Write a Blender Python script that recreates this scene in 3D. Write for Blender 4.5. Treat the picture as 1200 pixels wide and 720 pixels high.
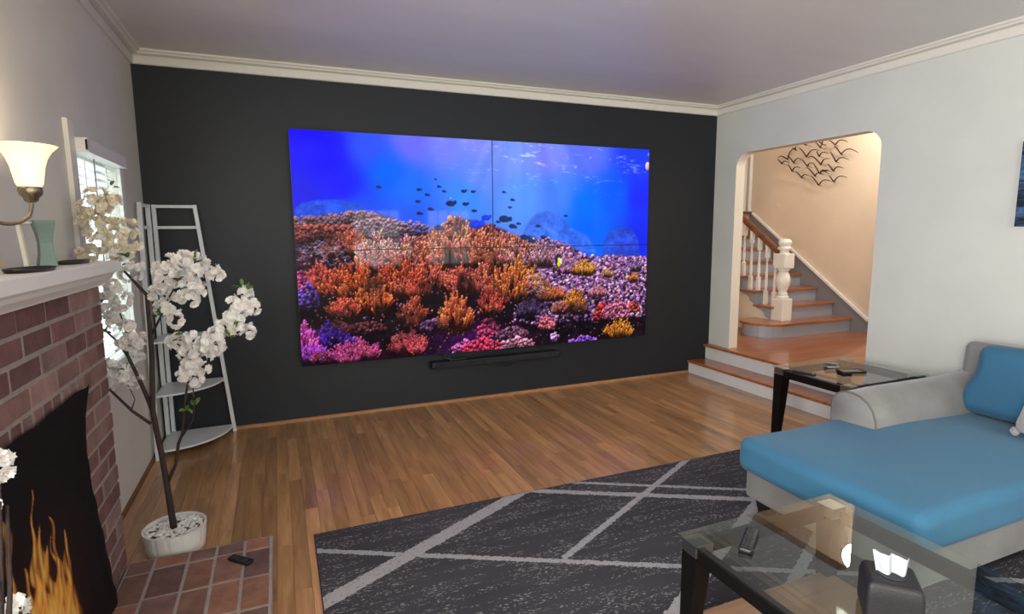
import bpy, bmesh, math, random
import numpy as np
from mathutils import Vector, Matrix

for o in list(bpy.data.objects):
    bpy.data.objects.remove(o)
scene = bpy.context.scene
col = scene.collection
random.seed(7)
PI = math.pi

# ------------------------------------------------------------------ camera
cam_data = bpy.data.cameras.new('camera')
cam = bpy.data.objects.new('camera', cam_data)
col.objects.link(cam)
YAW, PITCH, ROLL = 0.39236, -0.13228, -0.00814
_f = Vector((math.sin(YAW) * math.cos(PITCH), math.cos(YAW) * math.cos(PITCH), math.sin(PITCH)))
_r = Vector((math.cos(YAW), -math.sin(YAW), 0))
_u = _r.cross(_f)
_r2 = math.cos(ROLL) * _r + math.sin(ROLL) * _u
_u2 = -math.sin(ROLL) * _r + math.cos(ROLL) * _u
M = Matrix((( _r2.x, _u2.x, -_f.x, 0.8792), (_r2.y, _u2.y, -_f.y, -4.8561), (_r2.z, _u2.z, -_f.z, 1.5461), (0, 0, 0, 1)))
cam.matrix_world = M
cam_data.sensor_width = 36
cam_data.lens = 659.74 / 1200 * 36
cam_data.clip_start = 0.05
scene.camera = cam

# ------------------------------------------------------------------ world, daylight, exposure
world = bpy.data.worlds.new('daylight_sky')
scene.world = world
world.use_nodes = True
wb = world.node_tree.nodes['Background']
wb.inputs[0].default_value = (0.86, 0.95, 1.0, 1)
wb.inputs[1].default_value = 1.1

def area(name, loc, rot, sx, sy, power, color):
    l = bpy.data.lights.new(name, 'AREA')
    l.shape = 'RECTANGLE'; l.size = sx; l.size_y = sy
    l.energy = power; l.color = color
    o = bpy.data.objects.new(name, l); col.objects.link(o)
    o.location = loc; o.rotation_euler = rot
    return o
# daylight entering through the windows of the room (wall behind the camera, blind in the left wall), plus an added left light
area('daylight_back_window', (2.75, -6.99, 1.45), (PI / 2, 0, 0), 1.0, 1.2, 28, (1.0, 0.98, 0.94))
area('daylight_back_window', (4.25, -6.99, 1.45), (PI / 2, 0, 0), 1.0, 1.2, 28, (1.0, 0.98, 0.94))
area('added_left_window_light', (-0.10, -5.30, 1.72), (0, -PI / 2, 0), 1.45, 2.0, 190, (1.0, 0.98, 0.94))  # added light in an unseen window, set high and wide to brighten the room
area('daylight_blind_window', (-0.22, -1.10, 1.36), (0, -PI / 2, 0), 1.15, 0.78, 9, (0.98, 1.0, 0.98))

scene.view_settings.view_transform = 'Standard'
scene.view_settings.look = 'None'
scene.view_settings.exposure = 0.4
scene.view_settings.gamma = 1.0
scene.view_settings.use_curve_mapping = False

# ------------------------------------------------------------------ helpers
def lin(c):
    return tuple(((v / 255) / 12.92 if v / 255 <= .04045 else ((v / 255 + .055) / 1.055) ** 2.4) for v in c)

def mat(name, rgb, rough=.6, metal=0, spec=.5, var=0, vscale=8, bump=0, bscale=60, coat=0, sheen=0, stretch=None, rnd=0, transm=0, space='Object'):
    """principled material; var mixes a noise-driven darker/lighter tone, rnd a per-object tone"""
    m = bpy.data.materials.new(name); m.use_nodes = True
    nt = m.node_tree; N = nt.nodes; L = nt.links
    b = N['Principled BSDF']
    c = lin(rgb)
    b.inputs['Base Color'].default_value = (*c, 1)
    b.inputs['Roughness'].default_value = rough
    b.inputs['Metallic'].default_value = metal
    b.inputs['Specular IOR Level'].default_value = spec
    if coat: b.inputs['Coat Weight'].default_value = coat; b.inputs['Coat Roughness'].default_value = .12
    if sheen: b.inputs['Sheen Weight'].default_value = sheen; b.inputs['Sheen Roughness'].default_value = .4
    if transm: b.inputs['Transmission Weight'].default_value = transm
    tc = None
    if var or bump:
        tc = N.new('ShaderNodeTexCoord'); mp = N.new('ShaderNodeMapping')
        if space == 'World':
            g = N.new('ShaderNodeNewGeometry'); L.new(g.outputs['Position'], mp.inputs['Vector'])
        else:
            L.new(tc.outputs['Object'], mp.inputs['Vector'])
        if stretch: mp.inputs['Scale'].default_value = stretch
    src = None
    if var:
        n = N.new('ShaderNodeTexNoise'); n.inputs['Scale'].default_value = vscale; n.inputs['Detail'].default_value = 5
        L.new(mp.outputs[0], n.inputs['Vector'])
        mr = N.new('ShaderNodeMapRange'); mr.inputs[1].default_value = .3; mr.inputs[2].default_value = .7
        mr.inputs[3].default_value = 1 - var; mr.inputs[4].default_value = 1 + var
        L.new(n.outputs[0], mr.inputs[0]); src = mr.outputs[0]
    if rnd:
        oi = N.new('ShaderNodeObjectInfo'); mr2 = N.new('ShaderNodeMapRange')
        mr2.inputs[3].default_value = 1 - rnd; mr2.inputs[4].default_value = 1 + rnd
        L.new(oi.outputs['Random'], mr2.inputs[0])
        if src is None: src = mr2.outputs[0]
        else:
            mm = N.new('ShaderNodeMath'); mm.operation = 'MULTIPLY'
            L.new(src, mm.inputs[0]); L.new(mr2.outputs[0], mm.inputs[1]); src = mm.outputs[0]
    if src is not None:
        mx = N.new('ShaderNodeVectorMath'); mx.operation = 'SCALE'; mx.inputs[0].default_value = c
        L.new(src, mx.inputs['Scale']); L.new(mx.outputs[0], b.inputs['Base Color'])
    if bump:
        n2 = N.new('ShaderNodeTexNoise'); n2.inputs['Scale'].default_value = bscale; n2.inputs['Detail'].default_value = 4
        L.new(mp.outputs[0], n2.inputs['Vector'])
        bp = N.new('ShaderNodeBump'); bp.inputs['Strength'].default_value = bump; bp.inputs['Distance'].default_value = .01
        L.new(n2.outputs[0], bp.inputs['Height']); L.new(bp.outputs[0], b.inputs['Normal'])
    return m

def emis(name, rgb, strength, base=(255, 255, 255)):
    m = mat(name, base, .4)
    b = m.node_tree.nodes['Principled BSDF']
    b.inputs['Emission Color'].default_value = (*lin(rgb), 1)
    b.inputs['Emission Strength'].default_value = strength
    return m

def glass(name, tint, ior=1.5, rough=0.0):
    m = bpy.data.materials.new(name); m.use_nodes = True
    nt = m.node_tree; N = nt.nodes; L = nt.links
    N.remove(N['Principled BSDF']); out = N['Material Output']
    t = N.new('ShaderNodeBsdfTransparent'); t.inputs[0].default_value = (*tint, 1)
    g = N.new('ShaderNodeBsdfGlossy'); g.inputs['Roughness'].default_value = rough
    f = N.new('ShaderNodeFresnel'); f.inputs[0].default_value = ior
    ge = N.new('ShaderNodeNewGeometry'); iv = N.new('ShaderNodeMath'); iv.operation = 'SUBTRACT'; iv.inputs[0].default_value = 1
    L.new(ge.outputs['Backfacing'], iv.inputs[1])                # thin sheet: reflect at the outer faces only
    mu = N.new('ShaderNodeMath'); mu.operation = 'MULTIPLY'; L.new(f.outputs[0], mu.inputs[0]); L.new(iv.outputs[0], mu.inputs[1])
    mx = N.new('ShaderNodeMixShader')
    L.new(mu.outputs[0], mx.inputs[0]); L.new(t.outputs[0], mx.inputs[1]); L.new(g.outputs[0], mx.inputs[2])
    L.new(mx.outputs[0], out.inputs['Surface'])
    return m

class MB:
    def __init__(s): s.v = []; s.f = []
    def add(s, v, f):
        o = len(s.v); s.v += [tuple(p) for p in v]; s.f += [tuple(i + o for i in q) for q in f]
        return s
    def box(s, x0, x1, y0, y1, z0, z1):
        return s.add([(x0, y0, z0), (x1, y0, z0), (x1, y1, z0), (x0, y1, z0), (x0, y0, z1), (x1, y0, z1), (x1, y1, z1), (x0, y1, z1)],
                     [(0, 3, 2, 1), (4, 5, 6, 7), (0, 1, 5, 4), (1, 2, 6, 5), (2, 3, 7, 6), (3, 0, 4, 7)])
    def tube(s, pts, rad, seg=8, cap=True):
        pts = [Vector(p) for p in pts]; n = len(pts)
        if not hasattr(rad, '__len__'): rad = [rad] * n
        ref = None; rings = []
        for i, p in enumerate(pts):
            t = (pts[min(i + 1, n - 1)] - pts[max(i - 1, 0)]).normalized()
            if ref is None:
                ref = Vector((0, 0, 1)) if abs(t.z) < .9 else Vector((1, 0, 0))
            a = (ref - t * ref.dot(t)).normalized(); b = t.cross(a); ref = a
            rings.append([p + rad[i] * (math.cos(2 * PI * k / seg) * a + math.sin(2 * PI * k / seg) * b) for k in range(seg)])
        v = [q for r in rings for q in r]; f = []
        for i in range(n - 1):
            for k in range(seg):
                k2 = (k + 1) % seg
                f.append((i * seg + k, i * seg + k2, (i + 1) * seg + k2, (i + 1) * seg + k))
        if cap:
            f.append(tuple(range(seg))[::-1]); f.append(tuple((n - 1) * seg + k for k in range(seg)))
        return s.add(v, f)
    def lathe(s, prof, c=(0, 0, 0), seg=24, close=False):
        v = []; f = []; n = len(prof)
        for r, z in prof:
            for k in range(seg):
                a = 2 * PI * k / seg
                v.append((c[0] + r * math.cos(a), c[1] + r * math.sin(a), c[2] + z))
        for i in range(n - 1):
            for k in range(seg):
                k2 = (k + 1) % seg
                f.append((i * seg + k, i * seg + k2, (i + 1) * seg + k2, (i + 1) * seg + k))
        if close:
            f.append(tuple(range(seg))[::-1]); f.append(tuple((n - 1) * seg + k for k in range(seg)))
        return s.add(v, f)
    def prism(s, poly, axis, a, b):
        """poly: 2D outline; axis: extrusion axis; a..b extent"""
        def P(q, t):
            return {'x': (t, q[0], q[1]), 'y': (q[0], t, q[1]), 'z': (q[0], q[1], t)}[axis]
        n = len(poly)
        v = [P(q, a) for q in poly] + [P(q, b) for q in poly]
        f = [tuple(range(n)), tuple(range(2 * n - 1, n - 1, -1))]
        for i in range(n):
            j = (i + 1) % n
            f.append((i, i + n, j + n, j))
        return s.add(v, f)
    def mesh(s, name, bevel=0, seg=2, smooth=False):
        me = bpy.data.meshes.new(name)
        bm = bmesh.new()
        vs = [bm.verts.new(p) for p in s.v]
        for q in s.f:
            try: bm.faces.new([vs[i] for i in q])
            except ValueError: pass
        bmesh.ops.recalc_face_normals(bm, faces=bm.faces)
        if bevel:
            es = [e for e in bm.edges if len(e.link_faces) == 2 and e.calc_face_angle(0) > .6]
            bmesh.ops.bevel(bm, geom=es, offset=bevel, segments=seg, profile=.5, affect='EDGES')
        ng = [f for f in bm.faces if len(f.verts) > 4]
        if ng: bmesh.ops.triangulate(bm, faces=ng)
        bm.to_mesh(me); bm.free()
        if smooth:
            for p in me.polygons: p.use_smooth = True
        return me
    def build(s, name, m, parent=None, bevel=0, seg=2, smooth=False):
        me = s.mesh(name, bevel, seg, smooth)
        me.materials.append(m)
        return link(name, me, parent)

def link(name, me, parent=None, loc=None, rz=0):
    o = bpy.data.objects.new(name, me); col.objects.link(o)
    if parent is not None: o.parent = parent
    if loc is not None: o.location = loc
    if rz: o.rotation_euler.z = rz
    return o

def tag(o, label=None, cat=None, group=None, kind=None):
    if label: o['label'] = label
    if cat: o['category'] = cat
    if group: o['group'] = group
    if kind: o['kind'] = kind
    return o

def thing(name, loc, label, cat, group=None, rz=0):
    o = bpy.data.objects.new(name, None); col.objects.link(o)
    o.empty_display_size = .05
    o.location = loc; o.rotation_euler.z = rz
    return tag(o, label, cat, group)

def struct(o):
    o['kind'] = 'structure'; return o

def bx(name, x0, x1, y0, y1, z0, z1, m, parent=None, bevel=0.0, seg=2):
    return MB().box(x0, x1, y0, y1, z0, z1).build(name, m, parent, bevel, seg, smooth=False)

def softbox(hx, hy, hz, r, k=4, n=7, f=None):
    """closed rounded box centred on the origin, with optional per-vertex deformation f(x,y,z)"""
    def samples(h):
        rr = min(r, h * .98)
        e = [rr * (1 - math.tan(PI / 4 * i / k)) for i in range(k)]  # distance below rounded zone
        a = [-(h - rr) - rr * math.tan(PI / 4 * (k - i) / k) for i in range(k)]
        mid = [-(h - rr) + 2 * (h - rr) * i / n for i in range(n + 1)]
        return a + mid + [-q for q in a[::-1]]
    S = [samples(h) for h in (hx, hy, hz)]; H = (hx, hy, hz)
    idx = {}; V = []; F = []
    def vert(p):
        key = tuple(round(c, 6) for c in p)
        if key not in idx:
            q = [max(-(H[i] - min(r, H[i] * .98)), min(H[i] - min(r, H[i] * .98), p[i])) for i in range(3)]
            d = Vector([p[i] - q[i] for i in range(3)])
            nz = [i for i in range(3) if abs(d[i]) > 1e-9]
            if len(nz): d = d.normalized() * 1.0
            rr = [min(r, H[i] * .98) for i in range(3)]
            w = [q[i] + d[i] * rr[i] for i in range(3)]
            if f: w = f(*w)
            idx[key] = len(V); V.append(tuple(w))
        return idx[key]
    for ax in range(3):
        u, v = [(1, 2), (2, 0), (0, 1)][ax]
        for sgn in (-1, 1):
            for i in range(len(S[u]) - 1):
                for j in range(len(S[v]) - 1):
                    q = []
                    for (a, b) in ((i, j), (i + 1, j), (i + 1, j + 1), (i, j + 1)):
                        p = [0, 0, 0]; p[ax] = sgn * H[ax]; p[u] = S[u][a]; p[v] = S[v][b]
                        q.append(vert(p))
                    F.append(tuple(q if sgn > 0 else q[::-1]))
    b = MB(); b.v = V; b.f = F
    return b

def attr_mat(name, emit, rough, spec=.5):
    m = bpy.data.materials.new(name); m.use_nodes = True
    N = m.node_tree.nodes; L = m.node_tree.links; b = N['Principled BSDF']
    a = N.new('ShaderNodeAttribute'); a.attribute_name = 'print'
    b.inputs['Roughness'].default_value = rough; b.inputs['Specular IOR Level'].default_value = spec
    if emit:
        b.inputs['Base Color'].default_value = (.004, .004, .005, 1)
        L.new(a.outputs['Color'], b.inputs['Emission Color']); b.inputs['Emission Strength'].default_value = emit
    else:
        L.new(a.outputs['Color'], b.inputs['Base Color'])
    return m

def grid_mesh(name, P, C, m):
    """P: (h,w,3) points, C: (h,w,3) linear colours -> mesh with colour attribute 'print'"""
    h, w = P.shape[:2]
    me = bpy.data.meshes.new(name)
    idx = np.arange(h * w).reshape(h, w)
    q = np.stack([idx[:-1, :-1], idx[:-1, 1:], idx[1:, 1:], idx[1:, :-1]], -1).reshape(-1, 4)
    me.vertices.add(h * w); me.vertices.foreach_set('co', P.astype(np.float32).ravel())
    me.loops.add(q.size); me.loops.foreach_set('vertex_index', q.astype(np.int32).ravel())
    me.polygons.add(len(q)); me.polygons.foreach_set('loop_start', np.arange(0, q.size, 4, dtype=np.int32))
    me.update(calc_edges=True)
    ca = me.color_attributes.new('print', 'FLOAT_COLOR', 'POINT')
    ca.data.foreach_set('color', np.concatenate([C, np.ones((h, w, 1))], -1).astype(np.float32).ravel())
    me.materials.append(m); me.validate()
    return me

# coordinates of the picture on the screens (1280x720), of the bird flock and of the blossom tree
BIRDS = [((1.127, 2.528), (0.963, 2.498), (0.814, 2.618)), ((1.069, 2.508), (0.996, 2.439), (0.86, 2.434)), ((0.934, 2.536), (0.82, 2.43), (0.694, 2.469)), ((0.781, 2.619), (0.645, 2.49), (0.446, 2.543)), ((0.881, 2.638), (0.839, 2.605), (0.803, 2.644)), ((0.893, 2.427), (0.82, 2.321), (0.692, 2.357)), ((0.706, 2.46), (0.604, 2.363), (0.489, 2.387)), ((0.805, 2.309), (0.699, 2.229), (0.583, 2.245)), ((0.673, 2.349), (0.515, 2.233), (0.401, 2.248)), ((0.581, 2.477), (0.391, 2.361), (0.262, 2.418)), ((0.513, 2.38), (0.419, 2.255), (0.271, 2.236)), ((0.577, 2.239), (0.439, 2.111), (0.241, 2.137)), ((0.351, 2.367), (0.257, 2.27), (0.112, 2.291)), ((0.39, 2.258), (0.309, 2.278), (0.257, 2.27)), ((0.458, 2.539), (0.441, 2.47), (0.301, 2.488)), ((0.297, 2.508), (0.213, 2.377), (0.037, 2.381)), ((0.273, 2.575), (0.169, 2.467), (-0.069, 2.451)), ((0.496, 2.653), (0.413, 2.574), (0.332, 2.594)), ((0.442, 2.65), (0.41, 2.62), (0.336, 2.65)), ((0.324, 2.643), (0.24, 2.586), (0.064, 2.597)), ((0.305, 2.219), (0.241, 2.137), (0.054, 2.173)), ((0.65, 2.649), (0.624, 2.635), (0.6, 2.647))]
BRANCHES = {
    'trunk': [(0.326, -1.79, 0.102, 0.016), (0.314, -1.79, 0.327, 0.014), (0.303, -1.79, 0.499, 0.013), (0.291, -1.79, 0.621, 0.013), (0.284, -1.79, 0.715, 0.0125), (0.301, -1.79, 0.968, 0.0115), (0.304, -1.79, 1.091, 0.0105), (0.304, -1.79, 1.269, 0.009), (0.255, -1.77, 1.333, 0.006), (0.198, -1.74, 1.404, 0.005), (0.162, -1.72, 1.511, 0.004), (0.127, -1.7, 1.648, 0.003)],
    'left': [(0.284, -1.79, 0.711, 0.01), (0.25, -1.78, 0.834, 0.0095), (0.198, -1.75, 0.978, 0.007), (0.158, -1.74, 1.053, 0.005), (0.116, -1.73, 1.103, 0.004)],
    'low': [(0.272, -1.79, 0.649, 0.008), (0.2, -1.78, 0.719, 0.007), (0.13, -1.78, 0.819, 0.006), (0.095, -1.78, 0.88, 0.005)],
    'twig': [(0.197, -1.78, 0.724, 0.003), (0.215, -1.78, 0.776, 0.002), (0.191, -1.77, 0.843, 0.002), (0.159, -1.77, 0.871, 0.002)],
    'right': [(0.315, -1.79, 0.34, 0.009), (0.36, -1.8, 0.433, 0.008), (0.381, -1.81, 0.541, 0.0075), (0.404, -1.82, 0.593, 0.007), (0.423, -1.83, 0.734, 0.006), (0.457, -1.84, 0.893, 0.005), (0.512, -1.85, 0.981, 0.004), (0.617, -1.86, 1.07, 0.0035), (0.707, -1.87, 1.198, 0.003)],
    'rsub': [(0.403, -1.82, 0.58, 0.005), (0.453, -1.83, 0.658, 0.0045), (0.466, -1.83, 0.733, 0.004), (0.465, -1.83, 0.814, 0.003)],
    'mid': [(0.31, -1.79, 1.082, 0.006), (0.354, -1.81, 1.163, 0.005), (0.394, -1.82, 1.251, 0.004), (0.455, -1.83, 1.349, 0.003), (0.555, -1.84, 1.358, 0.0025)],
    'lup': [(0.198, -1.75, 0.978, 0.004), (0.2, -1.75, 1.084, 0.0035), (0.182, -1.75, 1.195, 0.003), (0.162, -1.75, 1.276, 0.0025)],
}
CLUSTERS = [(0.124, -1.7, 1.733, 0.043, 1), (0.094, -1.7, 1.679, 0.047, 1), (0.15, -1.7, 1.656, 0.051, 1), (0.187, -1.7, 1.695, 0.036, 1), (0.1, -1.7, 1.601, 0.055, 1), (0.166, -1.71, 1.578, 0.051, 1), (0.072, -1.7, 1.655, 0.031, 1), (0.136, -1.72, 1.511, 0.055, 1), (0.229, -1.73, 1.569, 0.051, 1), (0.248, -1.74, 1.522, 0.048, 1), (0.08, -1.72, 1.47, 0.039, 1), (0.167, -1.73, 1.46, 0.047, 1), (0.231, -1.74, 1.483, 0.036, 1), (0.045, -1.7, 1.454, 0.024, 1), (0.243, -1.76, 1.372, 0.04, 0), (0.271, -1.77, 1.404, 0.028, 0), (0.165, -1.74, 1.295, 0.052, 0), (0.193, -1.75, 1.246, 0.048, 0), (0.139, -1.74, 1.224, 0.044, 0), (0.171, -1.74, 1.166, 0.048, 0), (0.123, -1.74, 1.153, 0.036, 0), (0.218, -1.76, 1.113, 0.048, 0), (0.233, -1.76, 1.05, 0.048, 0), (0.255, -1.77, 1.001, 0.036, 0), (0.204, -1.75, 1.051, 0.04, 0), (0.168, -1.77, 0.895, 0.052, 0), (0.131, -1.77, 0.931, 0.04, 0), (0.21, -1.77, 0.869, 0.036, 0), (0.119, -1.77, 0.867, 0.036, 0), (0.38, -1.82, 1.391, 0.044, 0), (0.429, -1.83, 1.418, 0.044, 0), (0.474, -1.83, 1.425, 0.044, 0), (0.524, -1.84, 1.416, 0.044, 0), (0.567, -1.84, 1.374, 0.044, 0), (0.605, -1.84, 1.349, 0.033, 0), (0.438, -1.83, 1.354, 0.048, 0), (0.388, -1.82, 1.315, 0.044, 0), (0.488, -1.83, 1.328, 0.044, 0), (0.357, -1.82, 1.273, 0.04, 0), (0.424, -1.83, 1.271, 0.048, 0), (0.482, -1.83, 1.247, 0.04, 0), (0.394, -1.82, 1.211, 0.044, 0), (0.417, -1.82, 1.152, 0.036, 0), (0.366, -1.82, 1.204, 0.032, 0), (0.521, -1.84, 1.279, 0.032, 0), (0.726, -1.87, 1.26, 0.045, 0), (0.693, -1.87, 1.212, 0.049, 0), (0.742, -1.87, 1.209, 0.045, 0), (0.66, -1.87, 1.16, 0.049, 0), (0.711, -1.87, 1.148, 0.045, 0), (0.626, -1.86, 1.103, 0.045, 0), (0.671, -1.87, 1.101, 0.037, 0), (0.733, -1.87, 1.071, 0.029, 0), (0.58, -1.86, 1.065, 0.045, 0), (0.533, -1.85, 1.033, 0.049, 0), (0.483, -1.84, 1.052, 0.045, 0), (0.431, -1.83, 1.038, 0.044, 0), (0.465, -1.84, 0.996, 0.045, 0), (0.507, -1.85, 0.969, 0.045, 0), (0.552, -1.85, 0.998, 0.037, 0), (0.467, -1.84, 0.929, 0.041, 0), (0.517, -1.85, 0.91, 0.037, 0), (0.434, -1.83, 0.88, 0.033, 0), (0.476, -1.84, 0.853, 0.033, 0), (0.395, -1.82, 1.048, 0.028, 0), (0.591, -1.86, 1.018, 0.033, 0)]
LEAVES = [(0.197, -1.7, 1.773), (0.235, -1.74, 1.451), (0.206, -1.75, 1.405), (0.351, -1.82, 1.189), (0.366, -1.82, 1.168), (0.735, -1.87, 1.288), (0.714, -1.87, 1.297), (0.532, -1.84, 1.436), (0.445, -1.83, 1.074), (0.426, -1.83, 1.055), (0.672, -1.87, 1.109), (0.653, -1.87, 1.056), (0.475, -1.83, 0.749), (0.45, -1.83, 0.71), (0.125, -1.74, 1.249), (0.131, -1.74, 1.096), (0.458, -1.83, 1.389), (0.196, -1.76, 0.931)]
WATER = [(17.1, 10.6, 20, 0, 255), (98.2, 68.3, 15, 5, 255), (143.6, 155.4, 25, 25, 255), (225.5, 36.8, 45, 80, 255), (275.1, 112.8, 0, 100, 255), (359.6, 16.8, 110, 110, 255), (471.9, 11.0, 120, 130, 255), (589.5, 4.9, 135, 145, 255), (355.0, 163.5, 30, 110, 255), (526.4, 187.7, 60, 140, 255), (587.9, 102.4, 105, 140, 255), (712.5, 41.0, 120, 150, 255), (842.4, 35.2, 125, 135, 255), (1014.6, 27.5, 95, 115, 250), (1198.0, 19.5, 30, 60, 240), (743.6, 184.3, 85, 150, 250), (876.6, 181.9, 70, 130, 255), (1016.6, 210.4, 0, 110, 255), (1126.1, 178.1, 0, 90, 255), (1240.3, 176.2, 25, 40, 255), (1244.5, 337.5, 20, 40, 240), (1017.7, 303.7, 0, 100, 255), (19.4, 183.5, 30, 30, 230), (191.6, 232.6, 30, 80, 240), (351.9, 258.4, 40, 90, 240), (465.3, 278.0, 60, 110, 250)]
HORIZON = [(1.7, 287.2), (44.0, 261.8), (102.1, 241.1), (165.5, 238.0), (217.4, 237.6), (283.5, 250.7), (337.3, 277.6), (392.7, 305.2), (450.7, 278.0), (509.9, 249.5), (573.0, 260.7), (647.1, 278.0), (710.2, 307.5), (842.4, 332.9), (928.9, 358.6), (1018.9, 397.8), (1130.3, 400.5), (1270.3, 410.5)]
HILLS = [([(4.4, 234.2), (22.5, 216.1), (79.0, 205.4), (141.3, 204.6), (204.7, 224.6), (242.4, 277.6), (0.2, 310.2)], (40, 90, 215)), ([(749.4, 316.8), (769.0, 278.4), (802.4, 242.6), (842.4, 233.4), (893.9, 248.0), (939.3, 291.0), (1018.1, 328.7), (1055.4, 385.9), (748.6, 391.7)], (60, 105, 235)), ([(1077.7, 399.3), (1084.2, 342.1), (1113.4, 297.9), (1158.4, 288.3), (1204.5, 298.3), (1236.8, 337.5), (1246.4, 403.2)], (45, 75, 195))]
FISH = [(383.8, 168.5, 6.2), (410.4, 184.3, 6.2), (378.5, 206.5, 6.2), (440.0, 134.3, 3.7), (451.1, 157.4, 5.3), (468.0, 172.3, 5.3), (488.8, 211.9, 12.4), (535.7, 170.8, 7.4), (568.7, 171.6, 6.2), (540.7, 213.1, 8.1), (420.4, 230.7, 7.4), (383.1, 244.6, 7.4), (570.3, 235.3, 6.8), (612.9, 258.0, 12.4), (575.6, 281.0, 18.6), (446.1, 291.8, 12.4), (680.2, 262.2, 15.5), (710.6, 287.2, 10.5), (755.5, 326.0, 12.4), (782.1, 338.3, 10.5), (701.3, 222.7, 5.3), (679.8, 170.8, 5.3), (711.3, 196.5, 6.2), (919.7, 251.1, 5.6), (829.0, 326.8, 8.1), (254.7, 163.1, 6.2), (656.4, 272.2, 6.2), (733.3, 278.4, 6.2), (809.0, 287.2, 6.8)]
CORALS = [(50.2, 287.6, 168, 33, (200, 120, 90), 0), (17.5, 302.6, 61, 28, (210, 110, 80), 0), (85.2, 329.1, 229, 50, (225, 95, 55), 0), (16.0, 333.3, 55, 28, (220, 90, 60), 0), (175.9, 293.3, 183, 55, (225, 140, 120), 0), (253.9, 320.6, 183, 60, (235, 165, 165), 0), (350.0, 313.3, 137, 44, (200, 150, 190), 0), (250.4, 412.8, 152, 110, (240, 165, 155), 1), (346.5, 415.5, 152, 99, (235, 150, 140), 1), (159.3, 377.8, 122, 82, (240, 110, 75), 1), (107.8, 376.7, 76, 50, (235, 110, 80), 1), (536.8, 415.5, 336, 151, (248, 135, 100), 1), (462.6, 384.8, 214, 96, (240, 140, 110), 1), (629.5, 418.2, 183, 124, (245, 130, 95), 1), (748.6, 427.8, 168, 104, (240, 150, 130), 1), (192.8, 514.2, 152, 124, (252, 105, 50), 1), (114.8, 504.6, 122, 99, (240, 95, 60), 1), (231.2, 557.6, 122, 116, (255, 115, 55), 1), (315.8, 506.5, 183, 124, (238, 88, 55), 1), (401.1, 496.5, 152, 110, (240, 105, 75), 1), (137.4, 571.0, 92, 72, (235, 95, 65), 1), (65.2, 475.8, 98, 82, (225, 85, 75), 1), (519.5, 516.9, 122, 110, (235, 100, 75), 1), (498.4, 642.1, 122, 154, (253, 118, 70), 1), (357.7, 602.5, 92, 94, (245, 100, 65), 1), (612.2, 521.5, 122, 124, (240, 110, 80), 1), (626.8, 591.0, 92, 96, (215, 80, 60), 1), (701.7, 546.8, 168, 138, (250, 125, 60), 1), (747.9, 528.0, 137, 132, (255, 140, 50), 1), (842.4, 430.5, 152, 82, (215, 145, 170), 1), (929.7, 452.0, 122, 55, (200, 130, 180), 1), (1001.2, 467.3, 92, 55, (245, 150, 70), 1), (1019.6, 467.7, 55, 44, (255, 160, 60), 1), (859.7, 555.7, 122, 55, (235, 120, 70), 1), (955.4, 602.2, 79, 94, (250, 145, 50), 1), (895.1, 607.9, 67, 44, (220, 120, 110), 1), (984.6, 613.7, 61, 50, (190, 110, 80), 1), (1163.4, 718.9, 110, 77, (255, 150, 40), 1), (1217.2, 501.5, 43, 28, (250, 150, 70), 1), (1101.5, 480.4, 43, 28, (240, 170, 110), 1), (1057.7, 553.0, 79, 38, (225, 130, 150), 1), (1228.0, 462.0, 55, 44, (150, 110, 170), 1), (1081.1, 632.9, 73, 60, (225, 50, 50), 2), (1142.2, 637.1, 122, 72, (225, 110, 150), 2), (1212.2, 617.9, 73, 38, (235, 75, 60), 2), (842.4, 658.2, 73, 50, (235, 105, 125), 2), (877.4, 702.4, 30, 33, (205, 150, 230), 2), (992.7, 725.1, 122, 28, (150, 80, 235), 2), (726.7, 721.2, 140, 44, (230, 140, 170), 2), (707.1, 679.4, 122, 38, (120, 70, 100), 2), (89.0, 665.9, 92, 88, (95, 45, 225), 1), (11.7, 686.3, 85, 116, (235, 85, 195), 1), (36.0, 704.7, 104, 55, (180, 70, 215), 1), (157.4, 716.6, 183, 77, (205, 75, 135), 1), (6.7, 504.6, 67, 94, (225, 75, 150), 2), (29.8, 532.2, 61, 82, (110, 70, 190), 2), (345.8, 705.5, 104, 77, (238, 85, 95), 1), (309.6, 676.7, 61, 44, (220, 90, 90), 1), (593.3, 725.1, 140, 55, (238, 55, 95), 2), (530.7, 719.3, 92, 44, (205, 90, 170), 2), (616.4, 672.1, 73, 72, (190, 55, 110), 2), (201.6, 619.8, 122, 33, (120, 50, 60), 2), (421.1, 627.5, 92, 33, (150, 90, 150), 2), (774.4, 606.8, 92, 55, (120, 90, 160), 1), (109.0, 623.7, 73, 50, (200, 80, 60), 2)]
YFISH = (894.3, 407.4)

# ------------------------------------------------------------------ materials
WALL = mat('white_plaster', (208, 210, 204), .75, var=.03, vscale=3, bump=.08, bscale=9)
WALL_GREY = mat('pale_grey_plaster', (211, 209, 202), .6, var=.05, vscale=2.2, bump=.12, bscale=7)
CEIL = mat('satin_ceiling_paint', (214, 211, 210), .42, spec=.5, var=.03, vscale=1.6, bump=.10, bscale=3.0, stretch=(.6, 2.5, 1))
DARK = mat('charcoal_wall_paint', (31, 34, 40), .5, spec=.4, var=.05, vscale=2, bump=.05, bscale=40)
TRIM = mat('white_trim_paint', (224, 220, 210), .45)
TRIMW = mat('white_gloss_paint', (228, 226, 224), .35)
BEIGE = mat('beige_plaster', (220, 200, 178), .8, var=.03, vscale=3, bump=.06, bscale=10)
JAMB = mat('cream_plaster', (232, 222, 206), .7)
GREYP = mat('grey_stair_paint', (160, 165, 176), .4)
SKIRT = mat('dark_grey_stair_paint', (128, 126, 130), .45)
SHOE = mat('oak_shoe_moulding', (168, 118, 78), .45, var=.1, vscale=20)

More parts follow.
